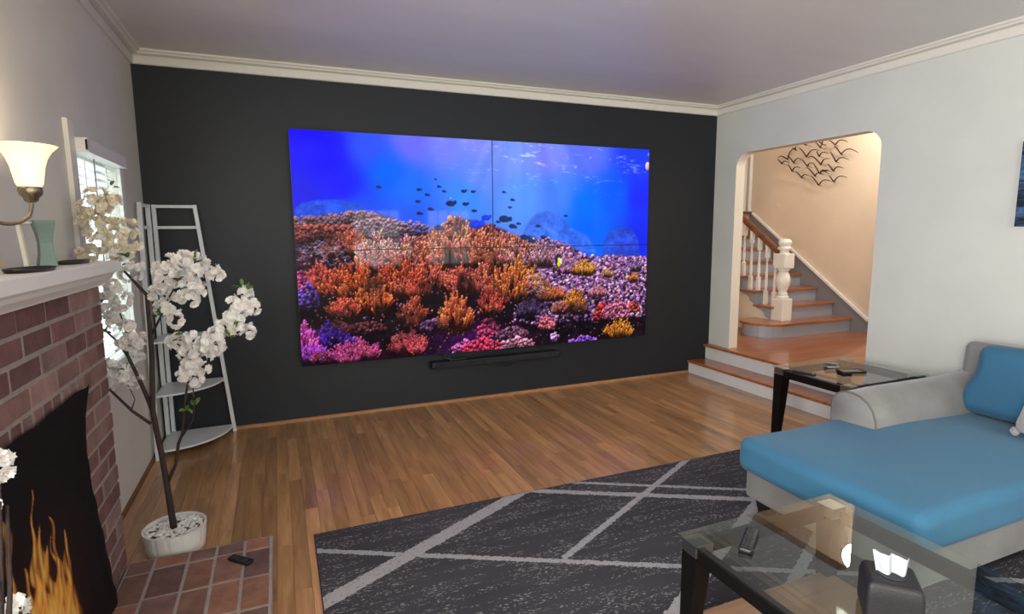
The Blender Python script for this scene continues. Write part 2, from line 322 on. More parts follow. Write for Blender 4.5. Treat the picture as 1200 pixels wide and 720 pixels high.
def wood(name, dark, light, rough, rnd=True, along='y', coat=.5, knots=True, tone=.26):
    m = bpy.data.materials.new(name); m.use_nodes = True
    N = m.node_tree.nodes; L = m.node_tree.links; b = N['Principled BSDF']
    g = N.new('ShaderNodeNewGeometry'); oi = N.new('ShaderNodeObjectInfo')
    mp = N.new('ShaderNodeMapping'); mp.inputs['Scale'].default_value = (9, .8, 9) if along == 'y' else (.8, 9, 9)
    off = N.new('ShaderNodeVectorMath'); off.operation = 'SCALE'; off.inputs[0].default_value = (13, 29, 7)
    rs = oi.outputs['Random'] if rnd else g.outputs['Random Per Island']
    L.new(rs, off.inputs['Scale'])
    ad = N.new('ShaderNodeVectorMath'); L.new(g.outputs['Position'], ad.inputs[0]); L.new(off.outputs[0], ad.inputs[1])
    L.new(ad.outputs[0], mp.inputs[0])
    n1 = N.new('ShaderNodeTexNoise'); n1.inputs['Scale'].default_value = 2.4; n1.inputs['Detail'].default_value = 7
    n1.inputs['Roughness'].default_value = .62; n1.inputs['Distortion'].default_value = .6
    L.new(mp.outputs[0], n1.inputs['Vector'])
    r1 = N.new('ShaderNodeMapRange'); r1.inputs[1].default_value = .28; r1.inputs[2].default_value = .66; L.new(n1.outputs[0], r1.inputs[0])
    # tone of the board
    r2 = N.new('ShaderNodeMapRange'); r2.inputs[3].default_value = 1 - tone; r2.inputs[4].default_value = 1 + tone * .55; L.new(rs, r2.inputs[0])
    mx = N.new('ShaderNodeMix'); mx.data_type = 'RGBA'
    mx.inputs[6].default_value = (*lin(dark), 1); mx.inputs[7].default_value = (*lin(light), 1)
    L.new(r1.outputs[0], mx.inputs[0])
    # dark mineral streaks
    n3 = N.new('ShaderNodeTexNoise'); n3.inputs['Scale'].default_value = 1.3; n3.inputs['Detail'].default_value = 3; L.new(mp.outputs[0], n3.inputs['Vector'])
    r3 = N.new('ShaderNodeMapRange'); r3.inputs[1].default_value = .66; r3.inputs[2].default_value = .74; r3.inputs[3].default_value = 1; r3.inputs[4].default_value = .55
    L.new(n3.outputs[0], r3.inputs[0])
    mm = N.new('ShaderNodeMath'); mm.operation = 'MULTIPLY'; L.new(r2.outputs[0], mm.inputs[0]); L.new(r3.outputs[0], mm.inputs[1])
    sc = N.new('ShaderNodeVectorMath'); sc.operation = 'SCALE'; L.new(mx.outputs[2], sc.inputs[0]); L.new(mm.outputs[0], sc.inputs['Scale'])
    L.new(sc.outputs[0], b.inputs['Base Color'])
    b.inputs['Roughness'].default_value = rough
    b.inputs['Coat Weight'].default_value = coat; b.inputs['Coat Roughness'].default_value = .10
    bp = N.new('ShaderNodeBump'); bp.inputs['Strength'].default_value = .12; bp.inputs['Distance'].default_value = .004
    L.new(n1.outputs[0], bp.inputs['Height']); L.new(bp.outputs[0], b.inputs['Normal'])
    return m
OAK = wood('oak_floor_boards', (138, 96, 60), (194, 149, 102), .30)
OAK_ISL = wood('oak_floor_boards_joined', (138, 96, 60), (194, 149, 102), .30, rnd=False)
CHERRY = wood('cherry_stair_wood', (138, 76, 40), (180, 108, 62), .3, along='x', coat=.5, tone=.06)
CHERRY_D = wood('dark_cherry_handrail', (84, 44, 24), (120, 66, 38), .3, along='y', coat=.5, tone=.05)
TAN = wood('tan_shelf_wood', (120, 86, 60), (150, 110, 80), .5, along='x', tone=.05)

W = 5.254; H = 2.835; YB = -6.8; LZ = 0.30; HX = 7.4; HY0 = -2.7; HY1 = 1.62

# ------------------------------------------------------------------ floor
floor = struct(bx('floor', -.2, W + .2, YB - .2, .2, -.14, -.02, mat('subfloor', (70, 50, 35), .9)))
pw = .072
plank_me = MB().box(-pw / 2 + .0004, pw / 2 - .0004, -.5, .5, -.02, 0).mesh('plank', bevel=.0007, seg=1)
plank_me.materials.append(OAK)
rest = MB()
rng = random.Random(3)
count = 0
nrows = int(math.ceil(W / pw))
for i in range(nrows):
    x = (i + .5) * pw
    y = 0.0; first = True
    ylim = -3.0 if .7 < x < 1.0 else (-2.0 if x >= 1.0 else -2.05)
    while y > YB:
        Ln = rng.uniform(.55, 1.35) * (rng.uniform(.3, 1) if first else 1); first = False
        y1 = max(y - Ln, YB)
        if y1 - YB < .2: y1 = YB
        vis = y > ylim and x < 5.0 and count < 298
        if vis:
            o = link('plank', plank_me, floor, (x, (y + y1) / 2, rng.uniform(-.0004, .0002))); o.scale.y = (y - y1) - .0008
            count += 1
        else:
            rest.box(x - pw / 2 + .0004, x + pw / 2 - .0004, y1 + .0004, y - .0004, -.02, 0)
        y = y1
tag(rest.build('floor_planks', OAK_ISL, floor), kind='stuff')

# ------------------------------------------------------------------ walls and ceiling
struct(bx('ceiling', -.2, W + .2, YB - .2, .2, H, H + .15, CEIL))
struct(bx('wall_far', -.2, W, 0, .18, -.02, H, DARK))
wl = MB()
def wall_holes_x(mb, x0, x1, ya, yb, z0, z1, holes):
    """wall slab in the y-z plane with rectangular holes (sorted by y)"""
    y = ya
    for (h0, h1, k0, k1) in holes:
        mb.box(x0, x1, y, h0, z0, z1)
        mb.box(x0, x1, h0, h1, z0, k0); mb.box(x0, x1, h0, h1, k1, z1)
        y = h1
    mb.box(x0, x1, y, yb, z0, z1)
WIN = (-1.50, -.70, .78, 1.98)
wall_holes_x(wl, -.16, 0, YB, 0, -.02, H, [(-6.30, -4.30, 1.0, 2.45), WIN])
struct(wl.build('wall_left', WALL_GREY))
wb_ = MB()
xx = -.16
for (h0, h1) in ((2.25, 3.25), (3.75, 4.75)):
    wb_.box(xx, h0, YB - .16, YB, -.02, H); wb_.box(h0, h1, YB - .16, YB, -.02, .85); wb_.box(h0, h1, YB - .16, YB, 2.05, H); xx = h1
wb_.box(xx, W + .2, YB - .16, YB, -.02, H)
struct(wb_.build('wall_back', WALL))
# right wall with the rounded archway
A0, A1, AT, AR = -.302, -1.807, 2.318, .14
arch = [(A0, -.02), (A0, AT - AR)]
for k in range(1, 9):
    a = PI / 2 * k / 8; arch.append((A0 - AR + AR * math.cos(a), AT - AR + AR * math.sin(a)))
for k in range(0, 9):
    a = PI / 2 * k / 8; arch.append((A1 + AR - AR * math.sin(a), AT - AR + AR * math.cos(a)))
arch.append((A1, -.02))
outer = [(YB, -.02), (YB, H), (0, H), (0, -.02)]
wr = MB().prism([(0.0, -.02)] + arch + outer[:3], 'x', W, W + .115)
wright = wr.build('wall_right', WALL)
wright.data.materials.append(JAMB)
for p in wright.data.polygons:                       # the reveal of the archway is cream
    c = p.center; n = p.normal
    if abs(n.x) < .5 and A1 - .01 < c.y < A0 + .01 and c.z < AT + .01: p.material_index = 1
struct(wright)

# crown mouldings (profile: distance from wall, height)
prof = [(0, 2.742), (.016, 2.742), (.022, 2.750), (.024, 2.792), (.012, 2.797), (.012, 2.803), (.050, 2.808), (.058, 2.820), (.074, 2.822), (.080, H), (0, H)]
struct(MB().prism([(-d, z) for d, z in prof], 'x', 0, W).build('trim_1', TRIM))
struct(MB().prism([(d, z) for d, z in prof], 'y', YB, 0).build('trim_2', WALL_GREY))
struct(MB().prism([(W - d, z) for d, z in prof], 'y', YB, 0).build('trim_3', TRIM))
# shoe mouldings
q = [(0, 0), (.016, 0), (.015, .01), (.010, .018), (0, .024)]
struct(MB().prism([(-d, z) for d, z in q], 'x', 0, 4.975).build('baseboard_far', SHOE))
struct(MB().prism([(d, z) for d, z in q], 'y', -1.93, 0).build('baseboard_left', mat('brown_shoe_moulding', (116, 80, 52), .5, var=.1, vscale=20)))
struct(MB().prism([(W - d, z) for d, z in q], 'y', YB, -1.95).build('baseboard_right', SHOE))

# ------------------------------------------------------------------ windows
PANE = glass('window_glass', (.95, 1, .99), 1.45)
def window_x(name, y0, y1, z0, z1, mat_, mull=True):
    f = MB()
    t = .045
    f.box(-.13, -.09, y0, y1, z0, z0 + t); f.box(-.13, -.09, y0, y1, z1 - t, z1)
    f.box(-.13, -.09, y0, y0 + t, z0 + t, z1 - t); f.box(-.13, -.09, y1 - t, y1, z0 + t, z1 - t)
    f.box(-.13, -.09, y0 + t, y1 - t, (z0 + z1) / 2 - .02, (z0 + z1) / 2 + .02)
    o = struct(f.build(name, mat_))
    bx('pane', -.112, -.108, y0 + t, y1 - t, z0 + t, (z0 + z1) / 2 - .02, PANE, o)
    bx('pane', -.112, -.108, y0 + t, y1 - t, (z0 + z1) / 2 + .02, z1 - t, PANE, o)
    return o
w1 = window_x('window_1', *WIN, TRIMW)
bx('window_casing', .0005, .022, -1.605, -1.515, .70, 2.085, TRIM, w1, .003)
bx('window_casing', .0005, .022, -.70, -.62, .70, 2.01, TRIMW, w1, .003)
bx('window_sill', -.16, .05, -1.515, -.62, .745, .778, TRIMW, w1, .004)
bx('reveal_lining', -.09, .0, -1.515, -1.50, .778, 1.98, TRIMW, w1)
w2 = window_x('added_window_2', -6.30, -4.30, 1.0, 2.45, TRIMW)  # unseen window, added and enlarged for the light it lets in
for nm, (x0, x1) in (('window_3', (2.25, 3.25)), ('window_4', (3.75, 4.75))):
    f = MB(); t = .05; ya, yb = YB - .13, YB - .09
    f.box(x0, x1, ya, yb, .85, .85 + t); f.box(x0, x1, ya, yb, 2.05 - t, 2.05); f.box(x0, x0 + t, ya, yb, .9, 2.0); f.box(x1 - t, x1, ya, yb, .9, 2.0)
    f.box((x0 + x1) / 2 - .02, (x0 + x1) / 2 + .02, ya, yb, .9, 2.0); f.box(x0 + t, x1 - t, ya, yb, 1.43, 1.47); f.box(x0 + t, x1 - t, ya, yb, 1.165, 1.185); f.box(x0 + t, x1 - t, ya, yb, 1.715, 1.735); f.box(x0 + .25, x0 + .27, ya, yb, .9, 2.0); f.box(x1 - .27, x1 - .25, ya, yb, .9, 2.0)
    o = struct(f.build(nm, TRIMW))
    bx('pane', x0 + t, x1 - t, YB - .112, YB - .108, .9, 2.0, PANE, o)

# window blind hanging in window_1
SLAT = mat('white_blind_slat', (235, 238, 236), .5)
bl = thing('window_blind', (0, -1.1, 1.9), 'white horizontal slat blind with boxed valance over the window behind the blossoms', 'blind')
def off(o, t):
    o.location = -t.location; return o
off(MB().box(.0, .07, -1.515, -.74, 1.945, 1.955).box(.058, .07, -1.515, -.74, 1.955, 2.005).box(0, .07, -1.515, -1.503, 1.955, 2.005).box(0, .07, -.752, -.74, 1.955, 2.005).box(0, .07, -1.515, -.74, 2.005, 2.012).build('valance', TRIMW, bl, .002), bl)
slat_me = MB().add([(-.022, -.385, -.006), (0, -.385, .003), (.022, -.385, .006), (.022, .385, .006), (0, .385, .003), (-.022, .385, -.006),
                    (-.022, -.385, -.0085), (0, -.385, .0005), (.022, -.385, .0035), (.022, .385, .0035), (0, .385, .0005), (-.022, .385, -.0085)],
                   [(0, 1, 4, 5), (1, 2, 3, 4), (6, 11, 10, 7), (7, 10, 9, 8), (0, 6, 7, 1), (1, 7, 8, 2), (2, 8, 9, 3), (3, 9, 10, 4), (4, 10, 11, 5), (5, 11, 6, 0)]).mesh('slat')
slat_me.materials.append(SLAT)
z = 1.925
while z > .83:
    link('slat', slat_me, bl, Vector((-.03, -1.10, z)) - bl.location)
    z -= .043
off(bx('bottom_rail', -.055, -.005, -1.485, -.715, .80, .822, SLAT, bl, .003), bl)
for yy in (-1.30, -.90):
    off(bx('ladder_tape', -.006, -.004, yy - .006, yy + .006, .81, 1.945, SLAT, bl), bl)
off(MB().tube([(.012, -1.20, 1.945), (.012, -1.20, 1.3)], .004, 6).build('tilt_wand', mat('grey_wand', (120, 122, 125), .4), bl), bl)

# ------------------------------------------------------------------ stair hall shell
struct(bx('floor_landing', 5.215, HX + .02, HY0, HY1, .15, LZ, CHERRY))
struct(bx('wall_stair', HX, HX + .15, HY0, 1.64, .1, 5.2, BEIGE))
struct(bx('wall_hall_near', W + .115, HX, HY0 - .15, HY0, .1, 5.2, WALL))
wf = MB(); wf.box(W + .02, 6.75, HY1, HY1 + .15, .1, 5.2); wf.box(6.75, 7.36, HY1, HY1 + .15, .1, 1.82); wf.box(6.75, 7.36, HY1, HY1 + .15, 2.75, 5.2); wf.box(7.36, 7.4, HY1, HY1 + .15, .1, 5.2)
struct(wf.build('wall_hall_far', BEIGE))
struct(bx('wall_hall_left', W + .002, W + .115, .0, HY1, .1, 5.2, JAMB))
struct(bx('wall_hall_upper', W, W + .115, HY0, .0, H + .15, 5.2, WALL))
struct(bx('ceiling_hall', W, HX + .15, HY0 - .15, HY1 + .15, 5.2, 5.3, WALL))
f = MB(); f.box(6.75, 7.36, HY1 + .05, HY1 + .09, 1.82, 1.88); f.box(6.75, 7.36, HY1 + .05, HY1 + .09, 2.69, 2.75); f.box(6.75, 6.81, HY1 + .05, HY1 + .09, 1.88, 2.69); f.box(7.31, 7.36, HY1 + .05, HY1 + .09, 1.88, 2.69)
w5 = struct(f.build('window_5', TRIMW))
bx('pane', 6.81, 7.31, HY1 + .068, HY1 + .072, 1.88, 2.69, mat('frosted_blue_glass', (150, 168, 205), .35, transm=.6), w5)
bx('window_casing', 7.345, 7.398, HY1 - .02, HY1 - .001, 1.80, 2.85, TRIMW, w5, .003)
bx('window_sill', 6.7, 7.398, HY1 - .07, HY1 + .05, 1.785, 1.82, CHERRY_D, w5, .004)
# hall ceiling lamp (warm)
hl = thing('ceiling_lamp', (6.75, -.85, 3.35), 'round frosted pendant lamp hanging in the stair hall', 'lamp')
MB().lathe([(.002, -.13), (.08, -.11), (.13, -.05), (.14, 0), (.11, .05), (.04, .07)], seg=20).build('shade', emis('warm_hall_lamp_glass', (255, 214, 165), 6), hl, smooth=True)
MB().tube([(0, 0, .07), (0, 0, 1.85)], .008, 8).build('rod', mat('brass_rod', (150, 120, 70), .3, 1), hl)
pl_ = bpy.data.lights.new('hall_lamp_light', 'POINT'); pl_.energy = 66; pl_.color = (1, .93, .84); pl_.shadow_soft_size = .15
po = bpy.data.objects.new('hall_lamp_light', pl_); col.objects.link(po); po.parent = hl; po.location = (0, 0, -.3)

# ------------------------------------------------------------------ entry steps
es = thing('entry_steps', (5.1, -.95, 0), 'two low steps with wooden treads and white risers below the archway', 'steps')
RISER = mat('white_riser_paint', (222, 222, 220), .5, var=.02)
off(bx('riser', 4.985, 5.21, -1.95, -.002, 0, .115, RISER, es), es)
off(bx('tread', 4.962, 5.225, -1.97, -.002, .115, .14, CHERRY, es, .005), es)
off(bx('riser', 5.212, 5.249, -1.95, -.002, .14, .274, RISER, es), es)
off(bx('nosing', 5.178, 5.249, -1.97, -.002, .274, .301, CHERRY, es, .005), es)

# ------------------------------------------------------------------ staircase
SX = 6.36                       # open side
st = thing('staircase', (6.9, .6, LZ), 'staircase with cherry treads and grey risers rising past the beige wall', 'staircase')
RISE, GO, Y1 = .167, .252, -.13
NS = 7
bull_c, bull_r = (6.24, .155), .285
for k in range(NS):
    zt = LZ + RISE * (k + 1); yk = Y1 + GO * k
    if k == 0:
        def outline(r, xr):
            pts = [(xr, bull_c[1] - r), (bull_c[0], bull_c[1] - r)]
            for j in range(1, 13):
                a = -PI / 2 - PI * j / 12
                pts.append((bull_c[0] + r * math.cos(a), bull_c[1] + r * math.sin(a)))
            return pts + [(xr, bull_c[1] + r)]
        off(MB().prism(outline(bull_r, 7.37), 'z', zt - .028, zt).build('tread', CHERRY, st, .004), st)
        off(MB().prism(outline(bull_r - .03, 7.37), 'z', LZ + .001, zt - .028).build('riser', GREYP, st), st)
    else:
        off(bx('tread', SX - .07, 7.37, yk, yk + GO + .03, zt - .028, zt, CHERRY, st, .004), st)
        off(bx('riser', SX, 7.37, yk + .03, yk + .045, zt - RISE, zt - .028, GREYP, st), st)
        # scrolled bracket under the open tread end
        br = [(yk + .04, zt - .028), (yk + .27, zt - .028), (yk + .27, zt - .05), (yk + .20, zt - .06), (yk + .15, zt - .09), (yk + .13, zt - .13), (yk + .06, zt - RISE), (yk + .04, zt - RISE)]
        off(MB().prism(br, 'x', SX - .022, SX - .001).build('bracket', GREYP, st), st)
# sawtooth side panel of the open side
pts = [(HY1 - .02, LZ + .001), (bull_c[1] + .26, LZ + .001)]
for k in range(1, NS):
    zt = LZ + RISE * (k + 1); yk = Y1 + GO * k
    pts += [(yk + .046, zt - RISE + .001 if k > 1 else LZ + .17), (yk + .046, zt - .03)]
pts += [(HY1 - .02, LZ + RISE * NS - .03)]
off(MB().prism(pts, 'x', SX, SX + .03).build('side_panel', JAMB, st), st)
# skirt board along the beige wall with white cap
sk = [(-.32, LZ), (-.32, .445), (HY1 - .02, 1.81), (HY1 - .02, 1.2), (.1, LZ)]
off(MB().prism(sk, 'x', 7.375, HX - .001).build('skirt_board', SKIRT, st), st)
cap = [(-.32, .445), (-.32, .478), (HY1 - .02, 1.843), (HY1 - .02, 1.81)]
off(MB().prism(cap, 'x', 7.362, HX - .001).build('skirt_cap', TRIMW, st), st)
BALW = mat('white_baluster_paint', (236, 232, 226), .35)
def lathe_sq(mb, secs, c):
    for kind, a, b, r in secs:
        if kind == 'sq': mb.box(c[0] - r, c[0] + r, c[1] - r, c[1] + r, a, b)
nx, ny = 6.42, .085
nw = off(MB().box(nx - .08, nx + .08, ny - .08, ny + .08, .468, .735).build('newel_post', BALW, st, .006), st)
def vase(prof, nm):
    return MB().lathe(prof, (nx, ny, 0), 24).build(nm, BALW, nw, smooth=True)
vase([(.066, .735), (.074, .75), (.066, .765), (.05, .775), (.062, .79), (.05, .802), (.046, .82), (.062, .86), (.078, .91), (.082, .96), (.072, 1.01), (.055, 1.045), (.05, 1.06), (.066, 1.07), (.07, 1.082), (.06, 1.095)], 'newel_vase')
MB().box(nx - .08, nx + .08, ny - .08, ny + .08, 1.095, 1.27).build('newel_block', BALW, nw, .012)
vase([(.06, 1.27), (.05, 1.285), (.046, 1.30), (.07, 1.315), (.078, 1.33), (.07, 1.345), (.055, 1.352), (.066, 1.37), (.076, 1.395), (.07, 1.42), (.045, 1.438), (.002, 1.444)], 'newel_knob')
railz = lambda y: 1.262 + .70 * (y - .178)
by = []
for k in range(1, NS):
    zt = LZ + RISE * (k + 1); yk = Y1 + GO * k
    for dy in (.085, .212):
        y = yk + dy; zt_ = railz(y) + .01; c = (nx, y, 0); hh = zt_ - zt
        b = MB().box(nx - .02, nx + .02, y - .02, y + .02, zt, zt + .17)
        b.lathe([(.018, zt + .17), (.012, zt + .185), (.017, zt + .20), (.019, zt + .24), (.013, zt + hh * .6), (.011, zt + hh - .21), (.018, zt + hh - .20), (.012, zt + hh - .188), (.018, zt + hh - .17)], c, 10)
        b.box(nx - .02, nx + .02, y - .02, y + .02, zt + hh - .17, zt_ + .005)
        off(b.build('baluster', BALW, st), st)
rl = []
for y in (.15, 1.58):
    rl.append(railz(y))
rp = MB()
sec = [(-.036, .0), (.036, .0), (.036, .025), (.03, .055), (.016, .072), (-.016, .072), (-.03, .055), (-.036, .025)]
v = [(nx + dx, .16, railz(.16) + dz) for dx, dz in sec] + [(nx + dx, 1.58, railz(1.58) + dz) for dx, dz in sec]
n = len(sec)
rp.add(v, [tuple(range(n)), tuple(range(2 * n - 1, n - 1, -1))] + [(i, i + n, (i + 1) % n + n, (i + 1) % n) for i in range(n)])
off(rp.build('handrail', CHERRY_D, st), st)

# ------------------------------------------------------------------ metal bird flock on the beige wall
BRONZE = mat('bronze_wire', (74, 54, 42), .45, .7)
bs = thing('wall_sculpture', (7.37, .5, 2.4), 'bronze metal sculpture of a flock of birds on the beige stair wall', 'wall sculpture')
for bi, (a, b, c) in enumerate(BIRDS):
    dx = 7.375 - .012 - .02 * ((bi * 7) % 4)
    mb = MB()
    for tip in (a, c):
        pts = []; rad = []
        for j in range(9):
            t = j / 8
            y = b[0] + (tip[0] - b[0]) * t; z = b[1] + (tip[1] - b[1]) * t
            ln = math.hypot(tip[0] - b[0], tip[1] - b[1])
            z += .22 * ln * math.sin(PI * t) * (1 if tip[1] > b[1] - .05 else -1)
            pts.append((dx - .03 * math.sin(PI * t * .9), y, z)); rad.append(.0068 * (1 - t) ** .6 + .0018)
        mb.tube(pts, rad, 6)
    mb.tube([(dx, b[0], b[1]), (7.399, b[0], b[1] - .01)], .003, 5)
    off(mb.build('bird', BRONZE, bs, smooth=True), bs)

# ------------------------------------------------------------------ video wall
def paint_reef():
    """flat moving-picture still: blue water over a coral reef, painted into a 1280x720 array (sRGB 0..1)"""
    R = np.random.RandomState(5)
    Hh, Ww = 720, 1280
    yy, xx = np.mgrid[0:Hh:8, 0:Ww:8].astype(float)
    num = np.zeros(yy.shape + (3,)); den = np.zeros(yy.shape)
    for x, y, *c in WATER:
        w = 1 / (((xx - x) ** 2 + (yy - y) ** 2) / 70 ** 2 + .12) ** 1.7
        num += w[..., None] * np.array(c); den += w
    img = np.kron(num / den[..., None], np.ones((8, 8, 1))) / 255
    for ax in (0, 1):                                   # soften the blocks
        k = np.ones(17) / 17
        img = np.apply_along_axis(lambda v: np.convolve(np.pad(v, 8, 'edge'), k, 'valid'), ax, img)
    Y, X = np.mgrid[0:Hh, 0:Ww].astype(float)
    def noise(sx, sy, seed):
        rs = np.random.RandomState(seed)
        g = rs.rand(int(Hh / sy) + 3, int(Ww / sx) + 3)
        fy = Y / sy; fx = X / sx; iy = fy.astype(int); ix = fx.astype(int); ty = fy - iy; tx = fx - ix
        ty = ty * ty * (3 - 2 * ty); tx = tx * tx * (3 - 2 * tx)
        return (g[iy, ix] * (1 - tx) + g[iy, ix + 1] * tx) * (1 - ty) + (g[iy + 1, ix] * (1 - tx) + g[iy + 1, ix + 1] * tx) * ty
    # slanting light shafts from the upper centre and surface ripples
    ang = np.arctan2(X - 760, Y + 260)
    sh = np.interp(ang, np.linspace(-1.2, 1.2, 90), np.convolve(R.rand(90), [.25, .5, .25], 'same'))
    img += ((sh - .5) * .09 * np.clip(1 - Y / 330, 0, 1) * np.exp(-((X - 720) / 420) ** 2))[..., None]
    rip = np.clip(noise(16, 4, 1) * noise(46, 11, 2) * 3.2 - 1.35, 0, 1) * np.clip(1 - Y / 190, 0, 1) * np.clip((X - 380) / 500, 0, 1)
    img += rip[..., None] * np.array([.42, .40, .28])
    def blend(x0, y0, x1, y1, a, c):
        s = (slice(y0, y1), slice(x0, x1)); img[s] = img[s] * (1 - a[..., None]) + np.asarray(c) * a[..., None]
    def disc(x, y, r, c, sh=.5, asp=1.0):
        x0, x1 = max(0, int(x - r - 1)), min(Ww, int(x + r + 2)); y0, y1 = max(0, int(y - r * asp - 1)), min(Hh, int(y + r * asp + 2))
        if x1 <= x0 or y1 <= y0: return
        gx = X[y0:y1, x0:x1] - x; gy = (Y[y0:y1, x0:x1] - y) / asp
        d = np.sqrt(gx * gx + gy * gy) / r
        a = np.clip((1 - d) * r, 0, 1)
        li = 1 + sh * (-.45 * gx / r - .75 * gy / r)
        blend(x0, y0, x1, y1, a, np.clip(np.array(c) * li[..., None], 0, 1))
    def poly_mask(P):
        P = np.array(P); m = np.zeros((Hh, Ww), bool); j = len(P) - 1
        for i in range(len(P)):
            xi, yi = P[i]; xj, yj = P[j]
            if yi != yj:
                m ^= ((yi > Y) != (yj > Y)) & (X < (xj - xi) * (Y - yi) / (yj - yi) + xi)
            j = i
        return m
    for P, c in HILLS:
        m = poly_mask(P) * 1.0
        for ax in (0, 1):
            m = np.apply_along_axis(lambda v: np.convolve(v, np.ones(7) / 7, 'same'), ax, m)
        tex = (.75 + .6 * noise(14, 9, 11) * noise(40, 30, 12) + .25 * noise(5, 4, 13))
        img[:] = img * (1 - m[..., None] * .75) + np.clip(np.array(c) / 255 * tex[..., None], 0, 1) * m[..., None] * .75
    # reef bed
    hz = np.interp(X[0], [h[0] for h in HORIZON], [h[1] for h in HORIZON])
    dep = Y - hz[None, :] - 10 * (noise(20, 20, 21) - .5)
    a = np.clip(dep / 14, 0, 1)
    t = np.clip(dep / 260, 0, 1)[..., None]
    bed = np.array([.42, .22, .38]) * (1 - t) ** 2 + np.array([.085, .045, .075]) * (1 - (1 - t) ** 2)
    bed = bed * (.55 + .9 * noise(26, 22, 22) * noise(8, 8, 23) * 1.6)[..., None]
    pur = np.exp(-(((X - 560) / 150) ** 2 + ((Y - 680) / 70) ** 2))[..., None]
    bed += pur * np.array([.12, .02, .20])
    img[:] = img * (1 - a[..., None]) + np.clip(bed, 0, 1) * a[..., None]
    # encrusted rubble on the right and scattered crust on the left
    pal = [(.74, .50, .78), (.86, .60, .78), (.58, .38, .70), (.93, .76, .88), (.40, .22, .46), (.86, .52, .60), (.50, .40, .72), (.30, .16, .34)]
    pts = []
    for i in range(5200):
        x = R.uniform(700, 1279); y = R.uniform(330, 640)
        h = np.interp(x, [p[0] for p in HORIZON], [p[1] for p in HORIZON])
        if y < h - 4: continue
        dens = np.clip(1.25 - (y - 400) / 260, .25, 1) * np.clip((x - 690) / 120, .2, 1)
        if R.rand() > dens: continue
        pts.append((x, y))
    for x, y in sorted(pts, key=lambda p: p[1]):
        c = np.array(pal[R.randint(len(pal))]) * R.uniform(.55, 1.12)
        r = R.uniform(3, 7.5)
        disc(x, y + r * .9, r * 1.1, c * .22, 0); disc(x, y, r, c, .6, R.uniform(.55, 1))
    for i in range(1500):
        x = R.uniform(0, 700); y = R.uniform(250, 700)
        h = np.interp(x, [p[0] for p in HORIZON], [p[1] for p in HORIZON])
        if y < h + 4: continue
        v = np.clip(1 - (y - 300) / 330, .12, 1)
        if R.rand() > v: continue
        c = np.array([(.95, .45, .30), (.85, .35, .28), (.9, .6, .55), (.5, .2, .25), (.75, .4, .55)][R.randint(5)]) * R.uniform(.5, 1.05)
        r = R.uniform(2.5, 5.5); disc(x, y + r, r, c * .25, 0); disc(x, y, r, c, .6)
    # corals, back to front
    heads = list(CORALS)
    for (x, y, w, h, tip, kind) in CORALS:                       # smaller satellite heads round each branching coral
        if kind == 1 and w > 70:
            for k in range(2):
                q = R.uniform(.35, .6); sh_ = R.uniform(.6, 1.05)
                heads.append((x + R.uniform(-.55, .55) * w, y + R.uniform(-.35, .18) * h, w * q, h * q, tuple(np.clip(np.array(tip) * sh_, 0, 255)), 1))
    for (x, y, w, h, tip, kind) in sorted(heads, key=lambda c: c[1]):
        tip = np.array(tip) / 255
        fog = np.clip((400 - y) / 300, 0, .35)
        if kind == 1:
            x0, x1 = int(max(0, x - w * .55)), int(min(Ww, x + w * .55)); y0, y1 = int(max(0, y - h * .8)), int(min(Hh, y + h * .12))
            if x1 > x0 and y1 > y0:
                e = np.clip(1.25 - np.sqrt(((X[y0:y1, x0:x1] - x) / (w * .5)) ** 2 + ((Y[y0:y1, x0:x1] - (y - h * .3)) / (h * .45)) ** 2), 0, .75)
                blend(x0, y0, x1, y1, np.clip(e * 1.6, 0, .93), tip * np.array([.16, .09, .14]))
            n = int(w * .66)
            fs = []
            for i in range(n):
                u = R.uniform(-1, 1); d = R.rand()
                fs.append((d, u))
            for d, u in sorted(fs):
                bx0 = x + u * w * .36 + R.normal() * 3; by0 = y - h * (.62 * (1 - d) + .06 * R.normal()) * (1 - abs(u) ** 1.5 * .55)
                ln = h * R.uniform(.16, .42) * (1 - .25 * u * u) + 6
                tx0 = bx0 + u * w * .11 + R.normal() * (2 + w * .03); ty0 = by0 - ln
                r = R.uniform(2.4, 4.1) * (.8 + h / 400)
                cc = tip * R.uniform(.72, 1.18) * np.array([1, R.uniform(.8, 1.15), R.uniform(.8, 1.2)]); cc = cc * (1 - fog) + np.array([.55, .5, .75]) * fog
                K = max(6, int(ln / 3.2)); wob = R.uniform(-5, 5)
                for s in range(K + 1):
                    q = s / K
                    px = bx0 + (tx0 - bx0) * q + wob * math.sin(q * 3.1); py = by0 + (ty0 - by0) * q
                    lum = .14 + .90 * q ** 1.1
                    disc(px + 1.6, py + 1.2, r * 1.08, cc * lum * np.array([.42, .30, .34]), 0) if s % 2 else None
                    disc(px, py, r * (1 - .22 * q), np.clip(cc * lum, 0, 1), .35)
                    if s in (K // 2, K * 3 // 4) and R.rand() < .6:
                        sd = R.choice([-1, 1])
                        for z_ in range(4):
                            disc(px + sd * (2 + z_ * 1.7), py - z_ * 3.2, r * .8, np.clip(cc * (lum + .06 * z_), 0, 1), .3)
                disc(tx0, ty0, r * .62, np.clip(cc * 1.12 + .2, 0, 1), .2)
        elif kind == 0:
            for i in range(int(w * h / 40)):
                a_ = R.uniform(0, 2 * PI); q = math.sqrt(R.rand())
                px = x + math.cos(a_) * q * w * .5; py = y - h * .5 + math.sin(a_) * q * h * .5
                v = .45 + .65 * (y - py) / h
                c = tip * R.uniform(.7, 1.1) * v; c = c * (1 - fog) + np.array([.35, .4, .75]) * fog * .8
                r = R.uniform(3, 6); disc(px, py + r * .8, r, c * .35, 0); disc(px, py, r, np.clip(c, 0, 1), .6, .8)
        else:
